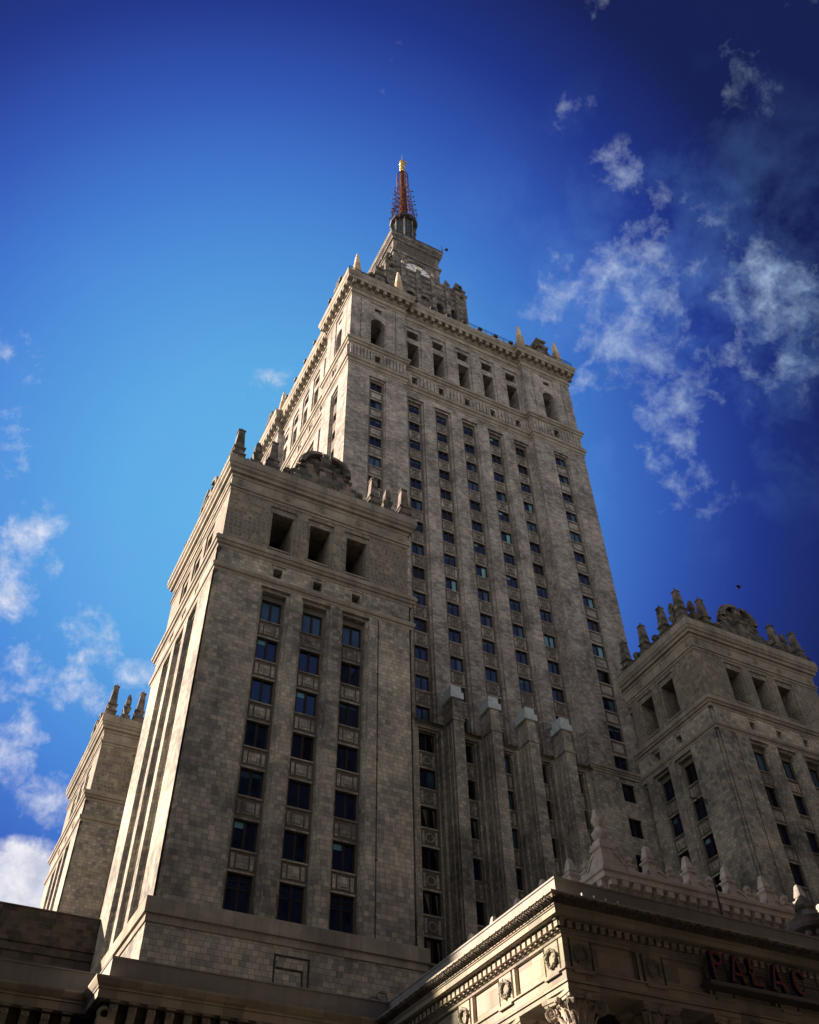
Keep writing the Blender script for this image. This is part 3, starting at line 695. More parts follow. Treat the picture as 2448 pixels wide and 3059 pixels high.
def rail(p0, p1, z, h=1.9, gap=1.1, r_=.035):
    r = MB(); p0, p1 = Vector(p0), Vector(p1); L = (p1-p0).length; n = max(1, int(L/gap))
    for i in range(n+1):
        q = p0.lerp(p1, i/n); r.tube((q.x, q.y, z), (q.x, q.y, z+h), r_, 4)
    for hh in (.45, .8, 1.0): r.tube((p0.x, p0.y, z+h*hh), (p1.x, p1.y, z+h*hh), r_, 4)
    r.build('railing', 'iron', tw)
yq = TY-TH+RC-.75
rail((TX-MIDH+1.6, yq), (TX+MIDH-1.6, yq), 131.4)
rail((TX-TH-1.0, TY-TH+.4), (TX-TH-1.0, TY-MIDH-1.2), 131.4); rail((TX-TH+RC-.9, TY-MIDH), (TX-TH+RC-.9, TY+MIDH), 131.4)
rail((TX+TH-2.4, TY-TH-1.0), (TX+TH+.9, TY-TH-1.0), 131.4, 1.3)
rail((TX-TH-1.0, TY-TH-1.0), (TX-TH-1.0, TY-TH+.4), 131.4, 1.0); rail((TX-TH-1.0, TY-TH-1.0), (TX-TH+1.0, TY-TH-1.0), 131.4, 1.0)
rail((TX-TH-1.0, TY+MIDH), (TX-TH-1.0, TY+TH), 131.4)
for i in range(7):
    l = MB(); x = TX-8.5+i*2.95; l.tube((x, yq+.1, 131.4), (x, yq+.1, 132.4), .05, 5); l.box(x-.3, x+.3, yq-.3, yq+.25, 132.3, 132.9); l.build('floodlight', 'iron', tw)
for i in range(7):
    l = MB(); y = TY-TH+2.0+i*4.1; xq = TX-TH-(1.15 if i < 2 else .25); l.tube((xq, y, 131.4), (xq, y, 132.3), .05, 5); l.box(xq-.3, xq+.3, y-.3, y+.25, 132.1, 132.8); l.build('floodlight', 'iron', tw)
# second tier with arched belfry windows
T2 = 8.0
t = MB()
for fc in 'SWEN':
    N_, U_ = FR[fc]; O = (TX+N_[0]*T2, TY+N_[1]*T2, 0)
    ops = [(u-.95, u+.95, 152.0, 157.6, 1.6) for u in (-6.2, -3.0, 3.0, 6.2)] + [(-1.15, 1.15, 152, 157.9, .5)]
    t.facade(O, U_, N_, -T2, T2, 131.5, 164.6, ops)
    for o in ops:
        b = (o[0]+o[1])/2; hw = (o[1]-o[0])/2; zs = o[3]-hw
        for s in (-1, 1):
            pol = [(b+s*hw, zs)] + [(b+s*hw*cos(q*pi/12), zs+hw*sin(q*pi/12)) for q in range(1, 7)] + [(b+s*hw, o[3])]
            t.prism((O[0]-N_[0]*.45, O[1]-N_[1]*.45, 0), U_, N_, pol if s > 0 else pol[::-1], .42)
    for u in (-4.75, -1.55, 1.75, 4.8, -7.75, 7.75):
        P = fr_point(fc, O, u, 0, 0)
        t.sq(P[0], P[1], 158.6, [(.25, 0), (.6, .5), (.6, 1.3), (.48, 1.4), (.48, 6.4), (.62, 6.6), (.62, 7.0)])
        t.ball((P[0]+N_[0]*.5, P[1]+N_[1]*.5, 158.7), .35, 7, 5)
        t.sq(P[0], P[1], 131.5, [(.42, 0), (.42, 26.5), (.55, 26.8), (.5, 27.4)])
t.sweep(sqpts(TX, TY, T2), [(.0, 158.9), (.2, 159.0), (.34, 159.6), (.34, 160.0), (.1, 160.1), (.1, 160.6), (.28, 160.75), (.3, 161.2), (.05, 161.3), (.05, 162.6), (.22, 162.7), (.22, 163.0), (.05, 163.1), (.05, 164.3), (.32, 164.5), (.32, 165.0), (.1, 165.1)])
t.sweep(sqpts(TX, TY, T2+1.6), [(0, 131.5), (0, 148.5), (.4, 148.8), (.4, 149.6), (-.3, 149.7)])
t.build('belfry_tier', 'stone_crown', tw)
def tierpin(kind, x, y, z, k):
    p = MB(); p.sq(x, y, z, [(a*k, b*k) for a, b in [(.62, 0), (.62, .5), (.42, .62), (.42, 1.2), (.55, 1.3), (.55, 1.5), (.34, 1.6), (.38, 2.0), (.24, 2.9), (.12, 3.1), (.16, 3.3), (.02, 3.6)]]); p.build('pinnacle', kind, tw)
for u in (-4.75, -1.55, 1.75, 4.8): tierpin('pinnacle_pale' if u < 3 else 'stone_finial', TX+u, TY-T2, 165.0, .8)
for sx in (-1, 1):
    for sy in (-1, 1):
        p = MB(); x, y = TX+sx*7.55, TY+sy*7.55
        p.sq(x, y, 150.0, [(1.15, 0), (1.15, 12.4), (1.4, 12.7), (1.4, 13.3), (1.0, 13.5), (1.0, 14.6), (1.25, 14.8), (1.25, 15.2), (.72, 15.4), (.72, 16.2), (.85, 16.3), (.85, 16.7), (.5, 16.9), (.46, 17.6), (.58, 17.8), (.3, 18.9), (.1, 19.2)])
        for q in range(4):
            a = q*pi/2; p.ball((x+1.2*cos(a), y+1.2*sin(a), 165.9), .42, 7, 5); p.ball((x+1.35*cos(a), y+1.35*sin(a), 162.2), .5, 7, 5)
        p.build('corner_turret', 'stone_finial', tw)
for fc in 'SW':
    N_, U_ = FR[fc]; l = MB()
    for u in (-6.2, -3.0, 3.0, 6.2):
        for i in range(4):
            a = fr_point(fc, (TX+N_[0]*T2, TY+N_[1]*T2, 0), u-.7+i*.46, 0, .35); l.tube((a[0], a[1], 152), (a[0], a[1], 157), .05, 4)
        for zz in (154.2, 155.6):
            a = fr_point(fc, (TX+N_[0]*T2, TY+N_[1]*T2, 0), u-.9, zz, .35); b = fr_point(fc, (TX+N_[0]*T2, TY+N_[1]*T2, 0), u+.9, zz, .35); l.tube(a, b, .05, 4)
    l.build('window_grille', 'iron', tw)
# clock tier
T3 = 5.15
t = MB()
t.sweep(sqpts(TX, TY, T3), [(0, 164), (0, 175.2), (.12, 175.25), (.2, 175.6), (.46, 175.75), (.5, 176.5), (.05, 176.65), (.05, 176.7)])
t.sweep(sqpts(TX, TY, T3), [(0, 176.7), (0, 180.4), (.1, 180.45), (.2, 180.65), (.5, 180.8), (.55, 181.3), (.7, 181.4), (.75, 182.2), (.9, 182.5), (.95, 183.05), (.85, 183.2), (.2, 183.3)])
for fc in 'SWEN':
    N_, U_ = FR[fc]; O = (TX+N_[0]*T3, TY+N_[1]*T3, 0)
    for s in (-1, 1):
        a = fr_point(fc, O, s*(T3-.9), 0, -.16); b = fr_point(fc, O, s*(T3+.0), 0, .1); t.box(a[0], b[0], a[1], b[1], 164, 175.2)
        a = fr_point(fc, O, s*(T3-.75), 0, -.10); b = fr_point(fc, O, s*(T3-.05), 0, .1); t.box(a[0], b[0], a[1], b[1], 176.7, 180.4)
    for i in range(24):
        a = fr_point(fc, O, -5.6+i*.487-.13, 0, -.5); b = fr_point(fc, O, -5.6+i*.487+.13, 0, -.88); t.box(a[0], b[0], a[1], b[1], 181.75, 182.3)
    c = fr_point(fc, O, 0, 171.07, -.02); t.ring(c, U_, (0, 0, 1), N_, 3.62, .55, 40, 6)
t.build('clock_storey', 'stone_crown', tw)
for fc in 'SW':
    N_, U_ = FR[fc]; O = (TX+N_[0]*T3, TY+N_[1]*T3, 0); fz = MB()
    fz.prism((O[0], O[1], 0), U_, N_, [(-4.4, 176.72), (4.4, 176.72), (4.4, 180.35), (-4.4, 180.35)], .06)
    for i in range(17):
        u = -4.1+i*.51; h = random.uniform(2.4, 3.3); p = fr_point(fc, O, u, 176.8, -.1)
        fz.sq(p[0], p[1], 176.75, [(.26, 0), (.2, h*.45), (.3, h*.7), (.12, h*.82), (.17, h*.9), (.05, h)]); q = fr_point(fc, O, u+.25, 176.9+h*.6, -.15); fz.tube((p[0], p[1], 176.8+h*.7), q, .1, 5)
    fz.build('relief_frieze', 'carved_dark', tw)
    d = MB(); n = 48; c0 = [fr_point(fc, O, 3.02*cos(2*pi*i/n), 171.07+3.02*sin(2*pi*i/n), -.08) for i in range(n)]; c1 = [fr_point(fc, O, 3.02*cos(2*pi*i/n), 171.07+3.02*sin(2*pi*i/n), -.0) for i in range(n)]
    d.loft([c1, c0]); d.mi = 1
    for i in range(12):
        a = pi/2-2*pi*i/12; e1, e2 = 2.15, 2.85
        dr = (cos(a), sin(a)); pr = (-sin(a), cos(a))
        def bar(off, w):
            pol = [(dr[0]*e1+pr[0]*(off-w), 171.07+dr[1]*e1+pr[1]*(off-w)), (dr[0]*e2+pr[0]*(off-w), 171.07+dr[1]*e2+pr[1]*(off-w)), (dr[0]*e2+pr[0]*(off+w), 171.07+dr[1]*e2+pr[1]*(off+w)), (dr[0]*e1+pr[0]*(off+w), 171.07+dr[1]*e1+pr[1]*(off+w))]
            d.prism((O[0]+N_[0]*.085, O[1]+N_[1]*.085, 0), U_, N_, pol, .03)
        if i in (0, 3, 6, 9): bar(-.13, .07); bar(.13, .07)
        else: bar(0, .075)
    dial = d.build('clock_face', ['dial_white', 'iron'], tw)
    for a, ln, w in ((radians(118), 2.5, .09), (radians(-20), 1.7, .14)):
        h = MB(); dr = (cos(a), sin(a)); pr = (-sin(a), cos(a))
        pol = [(dr[0]*-.5+pr[0]*-w, 171.07+dr[1]*-.5+pr[1]*-w), (dr[0]*ln+pr[0]*-w*.3, 171.07+dr[1]*ln-pr[1]*w*.3), (dr[0]*ln+pr[0]*w*.3, 171.07+dr[1]*ln+pr[1]*w*.3), (dr[0]*-.5+pr[0]*w, 171.07+dr[1]*-.5+pr[1]*w)]
        h.prism((O[0]+N_[0]*.13, O[1]+N_[1]*.13, 0), U_, N_, pol, .03); h.build('clock_hand', 'iron', dial)
# crest on the clock cornice, lantern, spire
c = MB()
for fc in 'SWEN':
    N_, U_ = FR[fc]; O = (TX+N_[0]*(T3+.8), TY+N_[1]*(T3+.8), 0)
    for i in range(25):
        p = fr_point(fc, O, -5.8+i*.483, 0, .0); c.sq(p[0], p[1], 183.1, [(.16, 0), (.2, .35), (.06, .75 if i % 2 else .55)])
c.tube((TX+5.9, TY-5.9, 183), (TX+5.9, TY-5.9, 186.2), .06, 5); c.tube((TX+5.9, TY-5.9, 184.6), (TX+7.0, TY-6.1, 185.2), .05, 5); c.ball((TX+7.0, TY-6.1, 185.3), .35, 8, 5)
c.tube((TX-5.9, TY-5.9, 183), (TX-5.9, TY-5.9, 185), .06, 5); c.ball((TX-5.8, TY-5.8, 184.2), .5, 8, 5)
c.build('cornice_cresting', 'iron', tw)
l = MB(); l.sweep(sqpts(TX, TY, 5.2), [(0, 183.2), (-1.4, 185.5), (-2.4, 189.5)]); l.lathe(TX, TY, 189, [(2.9, 0), (2.9, 1.0), (2.6, 1.2), (2.6, 2.2)], 12); l.build('lantern_base', 'stone_finial', tw)
l = MB(); l.lathe(TX, TY, 191.0, [(2.35, 0), (2.35, 9.2)], 12); l.build('lantern', 'lantern_glass', tw)
l = MB()
for k in range(8):
    a = 2*pi*(k+.5)/8; l.tube((TX+2.5*cos(a), TY+2.5*sin(a), 191), (TX+2.5*cos(a), TY+2.5*sin(a), 200.2), .2, 7)
for zz in (193.5, 196.5, 198.8): l.lathe(TX, TY, zz, [(2.42, 0), (2.42, .18)], 12)
l.build('lantern_columns', 'stone_finial', tw)
l = MB(); l.lathe(TX, TY, 200.0, [(2.5, 0), (3.1, .35), (3.2, 1.0), (2.6, 1.9), (1.3, 3.3), (1.1, 4.0)], 14); l.build('lantern_roof', 'iron', tw)
s_ = MB(); s_.smooth = True
s_.lathe(TX, TY, 203.5, [(1.0, 0), (.92, 4), (.78, 10), (.66, 18), (.55, 24), (.42, 26.2)], 10); s_.smooth = False
for k in range(26): s_.lathe(TX, TY, 204+k, [(1.12-k*.02, 0), (1.12-k*.02, .12)], 10)
spire = s_.build('spire', 'copper_red', tw)
ga = MB(); ga.lathe(TX, TY, 229.4, [(.35, 0), (.62, .5), (.62, 2.6), (.7, 2.7), (.7, 2.9), (.6, 3.0), (.62, 4.4), (.68, 4.5), (.68, 5.9), (.5, 6.2)], 12); ga.tube((TX+.7, TY-.2, 235.2), (TX+1.1, TY-.3, 235.3), .35, 7); ga.build('spire_cap', 'gilded', tw)
ga = MB(); ga.tube((TX, TY, 235.4), (TX, TY, 239.8), .09, 6, .04); ga.build('lightning_rod', 'steel', tw)
an = MB()
ra = random.Random(3)
for k in range(8):                                                           # cage of the upper mast
    a = 2*pi*k/8; an.tube((TX+1.35*cos(a), TY+1.35*sin(a), 218), (TX+1.3*cos(a), TY+1.3*sin(a), 227.5), .06, 4); an.tube((TX+1.3*cos(a), TY+1.3*sin(a), 227.5), (TX+.5*cos(a), TY+.5*sin(a), 229.6), .07, 4)
    for j in range(14):
        zz = 218.3+j*.68; an.tube((TX+1.35*cos(a), TY+1.35*sin(a), zz), (TX+1.33*cos(a+pi/4), TY+1.33*sin(a+pi/4), zz+.55), .045, 3)
        an.ball((TX+1.4*cos(a), TY+1.4*sin(a), zz), .14, 5, 4)
for j in range(6):                                                           # dipole arms
    zz = 205.8+j*2.35; rr = 3.1-.14*j
    for k in range(8):
        a = 2*pi*k/8+.2+ra.uniform(-.1, .1); e = (TX+rr*cos(a), TY+rr*sin(a), zz+ra.uniform(-.15, .15))
        an.tube((TX+.6*cos(a), TY+.6*sin(a), zz+.5), e, .07, 4); an.ball(e, .2, 6, 4)
        q = (TX+rr*.72*cos(a), TY+rr*.72*sin(a), zz)
        an.tube((q[0]-.5*sin(a), q[1]+.5*cos(a), zz-.6), (q[0]+.5*sin(a), q[1]-.5*cos(a), zz+.8), .05, 3); an.tube((q[0]+.5*sin(a), q[1]-.5*cos(a), zz-.6), (q[0]-.5*sin(a), q[1]+.5*cos(a), zz+.8), .05, 3)
for j in range(60):
    a = ra.uniform(0, 2*pi); zz = ra.uniform(200.5, 209); rr = ra.uniform(2.0, 3.6-(zz-200)*.07)
    p = (TX+rr*cos(a), TY+rr*sin(a), zz); b = a+ra.uniform(-.35, .35); an.tube(p, (TX+(rr+.2)*cos(b), TY+(rr+.2)*sin(b), zz+ra.uniform(-1.1, 1.1)), .055, 3)
for k in range(8):
    a = 2*pi*k/8; an.tube((TX+3.2*cos(a), TY+3.2*sin(a), 199.0), (TX+2.1*cos(a), TY+2.1*sin(a), 209.5), .07, 4)
    for j in range(6):
        zz = 199.5+j*1.7; an.tube((TX+(3.2-.1*j*1.1)*cos(a), TY+(3.2-.1*j*1.1)*sin(a), zz), (TX+(3.1-.1*j*1.1)*cos(a+pi/4), TY+(3.1-.1*j*1.1)*sin(a+pi/4), zz+1.5), .05, 3)
an.build('antenna_array', 'rust_dark', tw)

#%%PODIUM
# ------------------------------------------------------------------ buttressed lower storeys in front of the tower
pd = thing('buttressed_storeys', (TX, TY-TH, GZ), 'dark lower storeys with four capped buttresses under the tall tower', 'building')
YP = TY-TH+.44; YQ = TY-TH-.06
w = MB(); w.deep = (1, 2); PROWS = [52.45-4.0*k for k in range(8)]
N_, U_ = FR['S']
ops = [(b-1.15, b+1.15, 20.0, 52.75, .25, [(b-1.0, b+1.0, 20.05, 52.6, .25, [(b-.85, b+.85, t-2.0, t, .26) for t in PROWS])]) for b in COLS]
w.facade((TX, YP, 0), U_, N_, -MIDH, MIDH, GZ, 53.2, ops)
for s in (-1, 1):
    b = s*(TH-PW/2)
    w.facade((TX, YQ, 0), U_, N_, b-PW/2, b+PW/2, GZ, 53.25, [(b-1.15, b+1.15, 20, 52.95, .15, [(b-.85, b+.85, t-2.1, t, .3) for t in PROWS])])
    x = TX+s*MIDH; q = [(x, YQ, GZ), (x, YP, GZ), (x, YP, 53.25), (x, YQ, 53.25)]; w.poly(q if s < 0 else q[::-1])
for b in COLS:
    for ta, tb in zip(PROWS, PROWS[1:]): spandrel(w, TX+b, YP+.50, (ta-2.0+tb)/2, (ta-2.0-tb)/2)
w.poly([(TX-TH, YQ, 53.24), (TX+TH, YQ, 53.24), (TX+TH, TY, 53.24), (TX-TH, TY, 53.24)])
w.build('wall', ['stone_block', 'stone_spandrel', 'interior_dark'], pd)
m = MB()
for s in (-1, 1):
    x0, x1 = sorted((TX+s*MIDH, TX+s*TH)); m.box(x0, x1, YQ-.14, TY-TH+.2, 53.3, 53.55); m.box(x0, x1, YQ-.06, TY-TH+.2, 53.0, 53.3); m.box(x0, x1, YQ-.24, TY-TH+.2, 53.55, 53.86)
m.box(TX-MIDH+.02, TX+MIDH-.02, YP-.05, TY-TH+RC+.1, 52.95, 53.15); m.box(TX-MIDH+.02, TX+MIDH-.02, YP-.16, TY-TH+RC+.1, 53.15, 53.42)
m.build('ledge', 'stone_trim', pd)
for bx in (-6.54, -2.18, 2.18, 6.54):
    x = TX+bx; m = MB(); y0 = YP-2.2
    m.box(x-.58, x+.58, y0, YP+.05, GZ, 53.0)
    for s in (-1, 1):
        m.box(x+s*.5805, x+s*.70, y0+.30, YP+.05, GZ, 52.7); m.box(x+s*.7005, x+s*.80, y0+.85, YP+.05, GZ, 52.7); m.box(x+s*.8005, x+s*1.05, YP-.42, YP+.05, GZ, 52.75)
    m.box(x-.68, x+.68, y0-.08, YP+.05, 53.0, 53.3); m.box(x-.56, x+.56, y0+.05, YP-.25, 53.3, 54.3); m.box(x-.50, x+.50, y0+.12, YP-.3, 54.3, 55.7)
    bt = m.build('buttress', 'stone_block', pd)
    m = MB(); m.sweep([(x-.60, y0+.1), (x+.60, y0+.1), (x+.60, YP-.55), (x-.60, YP-.55)], [(-.04, 55.65), (.13, 55.68), (.15, 55.72), (.15, 56.42), (.13, 56.45), (-.02, 56.48), (-.02, 57.2), (-.05, 57.25)])
    m.build('cap', 'sheet_metal_cap', bt)
for k, t in enumerate(PROWS):
    for b in COLS: put_window(pd, (1.69, 1.99, False), (TX+b, YP+.75, t-2.0), 'S', kind=rw.choice([0, 0, 6, 1, 2, 6, 6]))
    if k < 6: put_window(pd, (1.69, 2.09, False), (TX+TH-PW/2, YQ+.44, t-2.1), 'S', kind=6)

#%%PORTICO
# ------------------------------------------------------------------ portico
PX0, PY0 = 16.17, 21.87
PX1 = 2*TX-PX0
pt = thing('portico', (TX, PY0, GZ), 'pale classical portico with wreath frieze and columns, one flank sunlit, at lower right', 'portico')
PP = [(PX0, PY0), (PX1, PY0), (PX1, 45.0), (PX0, 45.0)]
w = MB()
def frieze_ops(n, k0):
    ops = []
    for i in range(n):
        o = i*2.523+k0
        ops += [(o+.18, o+.26, 10.17, 10.985, .10), (o+.92, o+.99, 10.17, 10.985, .10), (o+.99, o+2.44, 10.2, 10.98, .055), (o+2.44, o+2.57, 10.17, 10.985, .10)] if i == 0 else \
               [(o+.15, o+.26, 10.17, 10.985, .10), (o+.92, o+.99, 10.17, 10.985, .10), (o+.99, o+2.44, 10.2, 10.98, .055), (o+2.44, o+2.57, 10.17, 10.985, .10)]
        # keep neighbours from touching
    ops.sort(); res = []
    for o in ops:
        if res and o[0] < res[-1][1]+1e-4: o = (res[-1][1]+.001,)+o[1:]
        res.append(o)
    return res
w.facade((PX0, PY0, 0), (1, 0, 0), (0, -1, 0), 0, PX1-PX0, 9.80, 11.0, [o for o in frieze_ops(23, 0) if o[1] < PX1-PX0-.2])
Lw = 45.0-PY0
w.facade((PX0, 45.0, 0), (0, -1, 0), (-1, 0, 0), 0, Lw, 9.80, 11.0, sorted([(Lw-o[1], Lw-o[0])+o[2:] for o in frieze_ops(6, 0) if o[1] < Lw-.2]))
w.poly([(PX1, PY0, 9.8), (PX1, 45, 9.8), (PX1, 45, 11), (PX1, PY0, 11)])
# architrave beams (hollow below)
for a in ((PX0+.04, PX1-.04, PY0+.04, PY0+1.36), (PX0+.04, PX0+1.36, PY0+1.361, 45.0), (PX1-1.36, PX1-.04, PY0+1.361, 45.0)): w.box(*a, 9.66, 9.797)
w.sweep(PP, [(-.02, 10.118), (.05, 10.12), (.05, 10.165), (-.02, 10.17)])
for i in range(23):
    o = PX0+i*2.523+.24
    w.box(o, o+.72, PY0-.075, PY0+.02, 10.05, 10.115)
for i in range(5):
    o = PY0+i*2.523+.24
    w.box(PX0-.075, PX0+.02, o, o+.72, 10.05, 10.115)
w.build('entablature', 'stone_portico', pt)
m = MB()
m.sweep(PP, [(-.05, 10.98), (.03, 11.0), (.05, 11.05), (.03, 11.07), (.08, 11.10), (.08, 11.135), (.14, 11.15), (.14, 11.18), (.06, 11.185), (.06, 11.40), (.36, 11.43), (.36, 11.44), (.40, 11.45), (.40, 11.60), (.43, 11.62), (.43, 11.655), (.46, 11.665), (.46, 11.69), (.44, 11.70), (.50, 11.80), (.56, 11.90), (.58, 11.93), (.61, 11.935), (.61, 12.0), (.58, 12.02), (-.1, 12.04)])
for i in range(200):
    x = PX0+i*.2845-.20
    if x > PX1: break
    m.box(x, x+.165, PY0-.24, PY0-.05, 11.19, 11.385)
    m.tube((x-.06, PY0-.21, 11.40), (x-.06, PY0-.07, 11.40), .045, 8)
for i in range(85):
    y = PY0+i*.2845-.20
    if y > 44.5: break
    m.box(PX0-.24, PX0-.05, y, y+.165, 11.19, 11.385)
    m.tube((PX0-.21, y-.06, 11.40), (PX0-.07, y-.06, 11.40), .045, 8)
m.build('cornice', 'stone_portico', pt)
# acanthus leaves on the crown moulding
m = MB(); rl = random.Random(5)
def leaf(fc, O, u, k, tall):
    N_, U_ = FR[fc]
    for du, h, wd in ((0, .205*tall, .085), (-.075, .15*tall, .05), (.075, .15*tall, .05)):
        rows = [(0.0, .10, 0), (.35, .06, .05), (.7, .075, .085), (1.0, .15, .10)]
        pts = []
        for t, wk, oo in rows:
            zc = 11.705+h*t; out = .44+.10*t+oo*.55
            ww = wd*(.6+.5*sin(pi*min(1, t*.9+.1)))
            pts.append([fr_point(fc, O, u+du+s*ww+rl.uniform(-.01, .01), zc-(.02 if s else 0), -(out+(.035 if s == 0 else 0))) for s in (-1, 0, 1)])
        for a, b in zip(pts, pts[1:]):
            for j in range(2): m.poly([a[j], a[j+1], b[j+1], b[j]])
        tip = pts[-1][1]; m.ball((tip[0]+N_[0]*.01, tip[1]+N_[1]*.01, tip[2]-.01), .035*tall, 6, 4)
for i in range(int((PX1-PX0)/.19)+4): leaf('S', (PX0, PY0, 0), -.45+i*.19, 1, 1.0 if i % 2 else .72)
for i in range(122): leaf('W', (PX0, PY0, 0), .45-i*.19, 1, 1.0 if i % 2 else .72)
m.build('acanthus_moulding', 'carved_dark', pt)
m = MB(); m.sweep([(PX0+.08, PY0+.10), (PX1-.08, PY0+.10), (PX1-.08, 45), (PX0+.08, 45)], [(0, 12.0), (0, 12.74), (.03, 12.745), (.03, 12.80), (0, 12.81)])
m.build('attic', 'plaster_attic', pt)
for i in range(4):
    l = MB(); x = PX0+.55+i*.42; l.tube((x, PY0-.5, 12.02), (x, PY0-.5, 12.09), .03, 6); l.ball((x, PY0-.5, 12.11), .035, 6, 5); l.build('lamp_bulb', 'dial_white', pt)
# wreaths
def wreath(C, fc):
    N_, U_ = FR[fc]; C = Vector(C); U_ = Vector(U_); V_ = Vector((0, 0, 1)); N_ = Vector(N_); q = MB()
    q.ring(C+N_*.02, U_, V_, N_, .225, .045, 28, 6, .15)
    for k in range(46):
        a = 2*pi*k/46+rl.uniform(-.05, .05); R = .225+rl.uniform(-.05, .055); d = U_*cos(a)+V_*sin(a); tn = -U_*sin(a)+V_*cos(a)
        c = C+d*R+N_*(.05+rl.uniform(-.015, .03)); s = .035; o = (d*rl.uniform(-.6, .6)+tn).normalized()
        p = [c-o*s*1.6, c+d*s*.8+N_*.015, c+o*s*1.6+N_*.02, c-d*s*.8-N_*.02]
        q.poly(p); q.ball(c, .022, 5, 4)
    return q.build('wreath', 'stone_portico', pt)
for i in range(9): wreath((PX0+i*2.523+.595, PY0-.01, 10.57), 'S') if i < 2 or i > 4 else None
for i in range(5): wreath((PX0-.01, PY0+i*2.523+.595, 10.57), 'W')
# columns with composite capitals
def column_meshes():
    s = MB(); n = 80; s.smooth = True
    prof = [(.58, 0), (.58, .25), (.52, .32), (.50, .45), (.47, 4.0), (.43, 10.5)]
    rings = []
    for r_, z in prof: rings.append([(r_*(1-.045*(.5-.5*cos(2*pi*20*k/n)))*cos(2*pi*k/n), r_*(1-.045*(.5-.5*cos(2*pi*20*k/n)))*sin(2*pi*k/n), z) for k in range(n)])
    s.loft(rings)
    c = MB(); c.smooth = True
    c.lathe(0, 0, 10.38, [(.42, 0), (.47, .05), (.47, .10), (.43, .13), (.43, .5), (.50, .62), (.52, .66)], 20); c.smooth = False
    # abacus with concave sides
    for z0, z1, k in ((11.06, 11.14, .93), (11.14, 11.255, 1.0)):
        ring = []
        for q in range(4):
            a0 = pi/4+q*pi/2
            for t in range(7):
                f = t/6; a = a0-pi/4*0+f*pi/2; cx_, cy_ = cos(a0), sin(a0); ex, ey = cos(a0+pi/2), sin(a0+pi/2)
                px, py = cx_+(ex-cx_)*f, cy_+(ey-cy_)*f; l = .93*k*(1-.13*sin(pi*f)); ring.append((px*l, py*l))
        c.loft([[(x, y, z0) for x, y in ring], [(x*1.03, y*1.03, z1) for x, y in ring]])
    # corner volutes
    for q in range(4):
        a = pi/4+q*pi/2; d = Vector((cos(a), sin(a), 0)); tn = Vector((-sin(a), cos(a), 0)); C = d*.70+Vector((0, 0, 10.90))
        for s_ in (-1, 1):
            pr = None
            for k in range(26):
                t = k/25; ang = -pi/2*.2+t*4.2*pi; R = .20*(1-.80*t); P = C+d*(R*cos(ang+pi/2))+Vector((0, 0, R*sin(ang+pi/2)))+tn*s_*.07
                if pr is not None: c.tube(pr, P, .045*(1-.4*t), 5)
                pr = P
        c.tube(C-tn*.09, C+tn*.09, .15, 10); c.tube(C-tn*.13, C+tn*.13, .04, 8)
        # bands flowing to the volutes
        for i in range(3): c.tube(d*.38+Vector((0, 0, 10.98+.04*i)), d*.72+Vector((0, 0, 11.07-.0*i)), .05, 5)
    for k in range(16):                                                      # acanthus collar
        a = 2*pi*k/16; d = Vector((cos(a), sin(a), 0)); tn = Vector((-sin(a), cos(a), 0)); h = .42 if k % 2 else .30
        rows = [(0, .43, .07), (.5, .47, .085), (.85, .54, .07), (1.0, .60, .03)]
        pts = [[d*(r_+(.03 if s_ == 0 else 0))+tn*(s_*w_)+Vector((0, 0, 10.40+h*t)) for s_ in (-1, 0, 1)] for t, r_, w_ in rows]
        for p, q_ in zip(pts, pts[1:]):
            for j in range(2): c.poly([p[j], p[j+1], q_[j+1], q_[j]])
        c.ball(d*.60+Vector((0, 0, 10.39+h)), .04, 6, 4)
    for q in range(4):
        a = q*pi/2; d = Vector((cos(a), sin(a), 0)); c.ball(d*.60+Vector((0, 0, 11.1)), .10, 8, 6)
    for k in range(18):
        a = 2*pi*k/18; c.ball((.5*cos(a), .5*sin(a), 11.0), .055, 6, 5)
    return s, c
s_, c_ = column_meshes(); so_ = s_.build('column', 'stone_portico'); co_ = c_.build('capital', 'stone_portico'); SM, CM = so_.data, co_.data
bpy.data.objects.remove(so_); bpy.data.objects.remove(co_)
cols = [(PX0+.68+2.523*i, PY0+.68) for i in range(7)] + [(PX0+.68, PY0+.68+2.523*i) for i in range(1, 4)]
for x, y in cols:
    o = bpy.data.objects.new('column', SM); COL.objects.link(o); o.parent = pt; o.location = Vector((x, y, GZ))-Vector(wloc(pt))
    q = bpy.data.objects.new('capital', CM); COL.objects.link(q); q.parent = o
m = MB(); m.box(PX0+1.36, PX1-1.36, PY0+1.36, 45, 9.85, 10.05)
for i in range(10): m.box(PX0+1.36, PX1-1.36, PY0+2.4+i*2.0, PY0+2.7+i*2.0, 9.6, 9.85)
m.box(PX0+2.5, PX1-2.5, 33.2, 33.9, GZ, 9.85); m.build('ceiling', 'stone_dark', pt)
m = MB(); m.box(PX0+1, PX1-1, PY0+1, 45, 12.0, 12.4); m.build('roof', 'plaster_attic', pt)

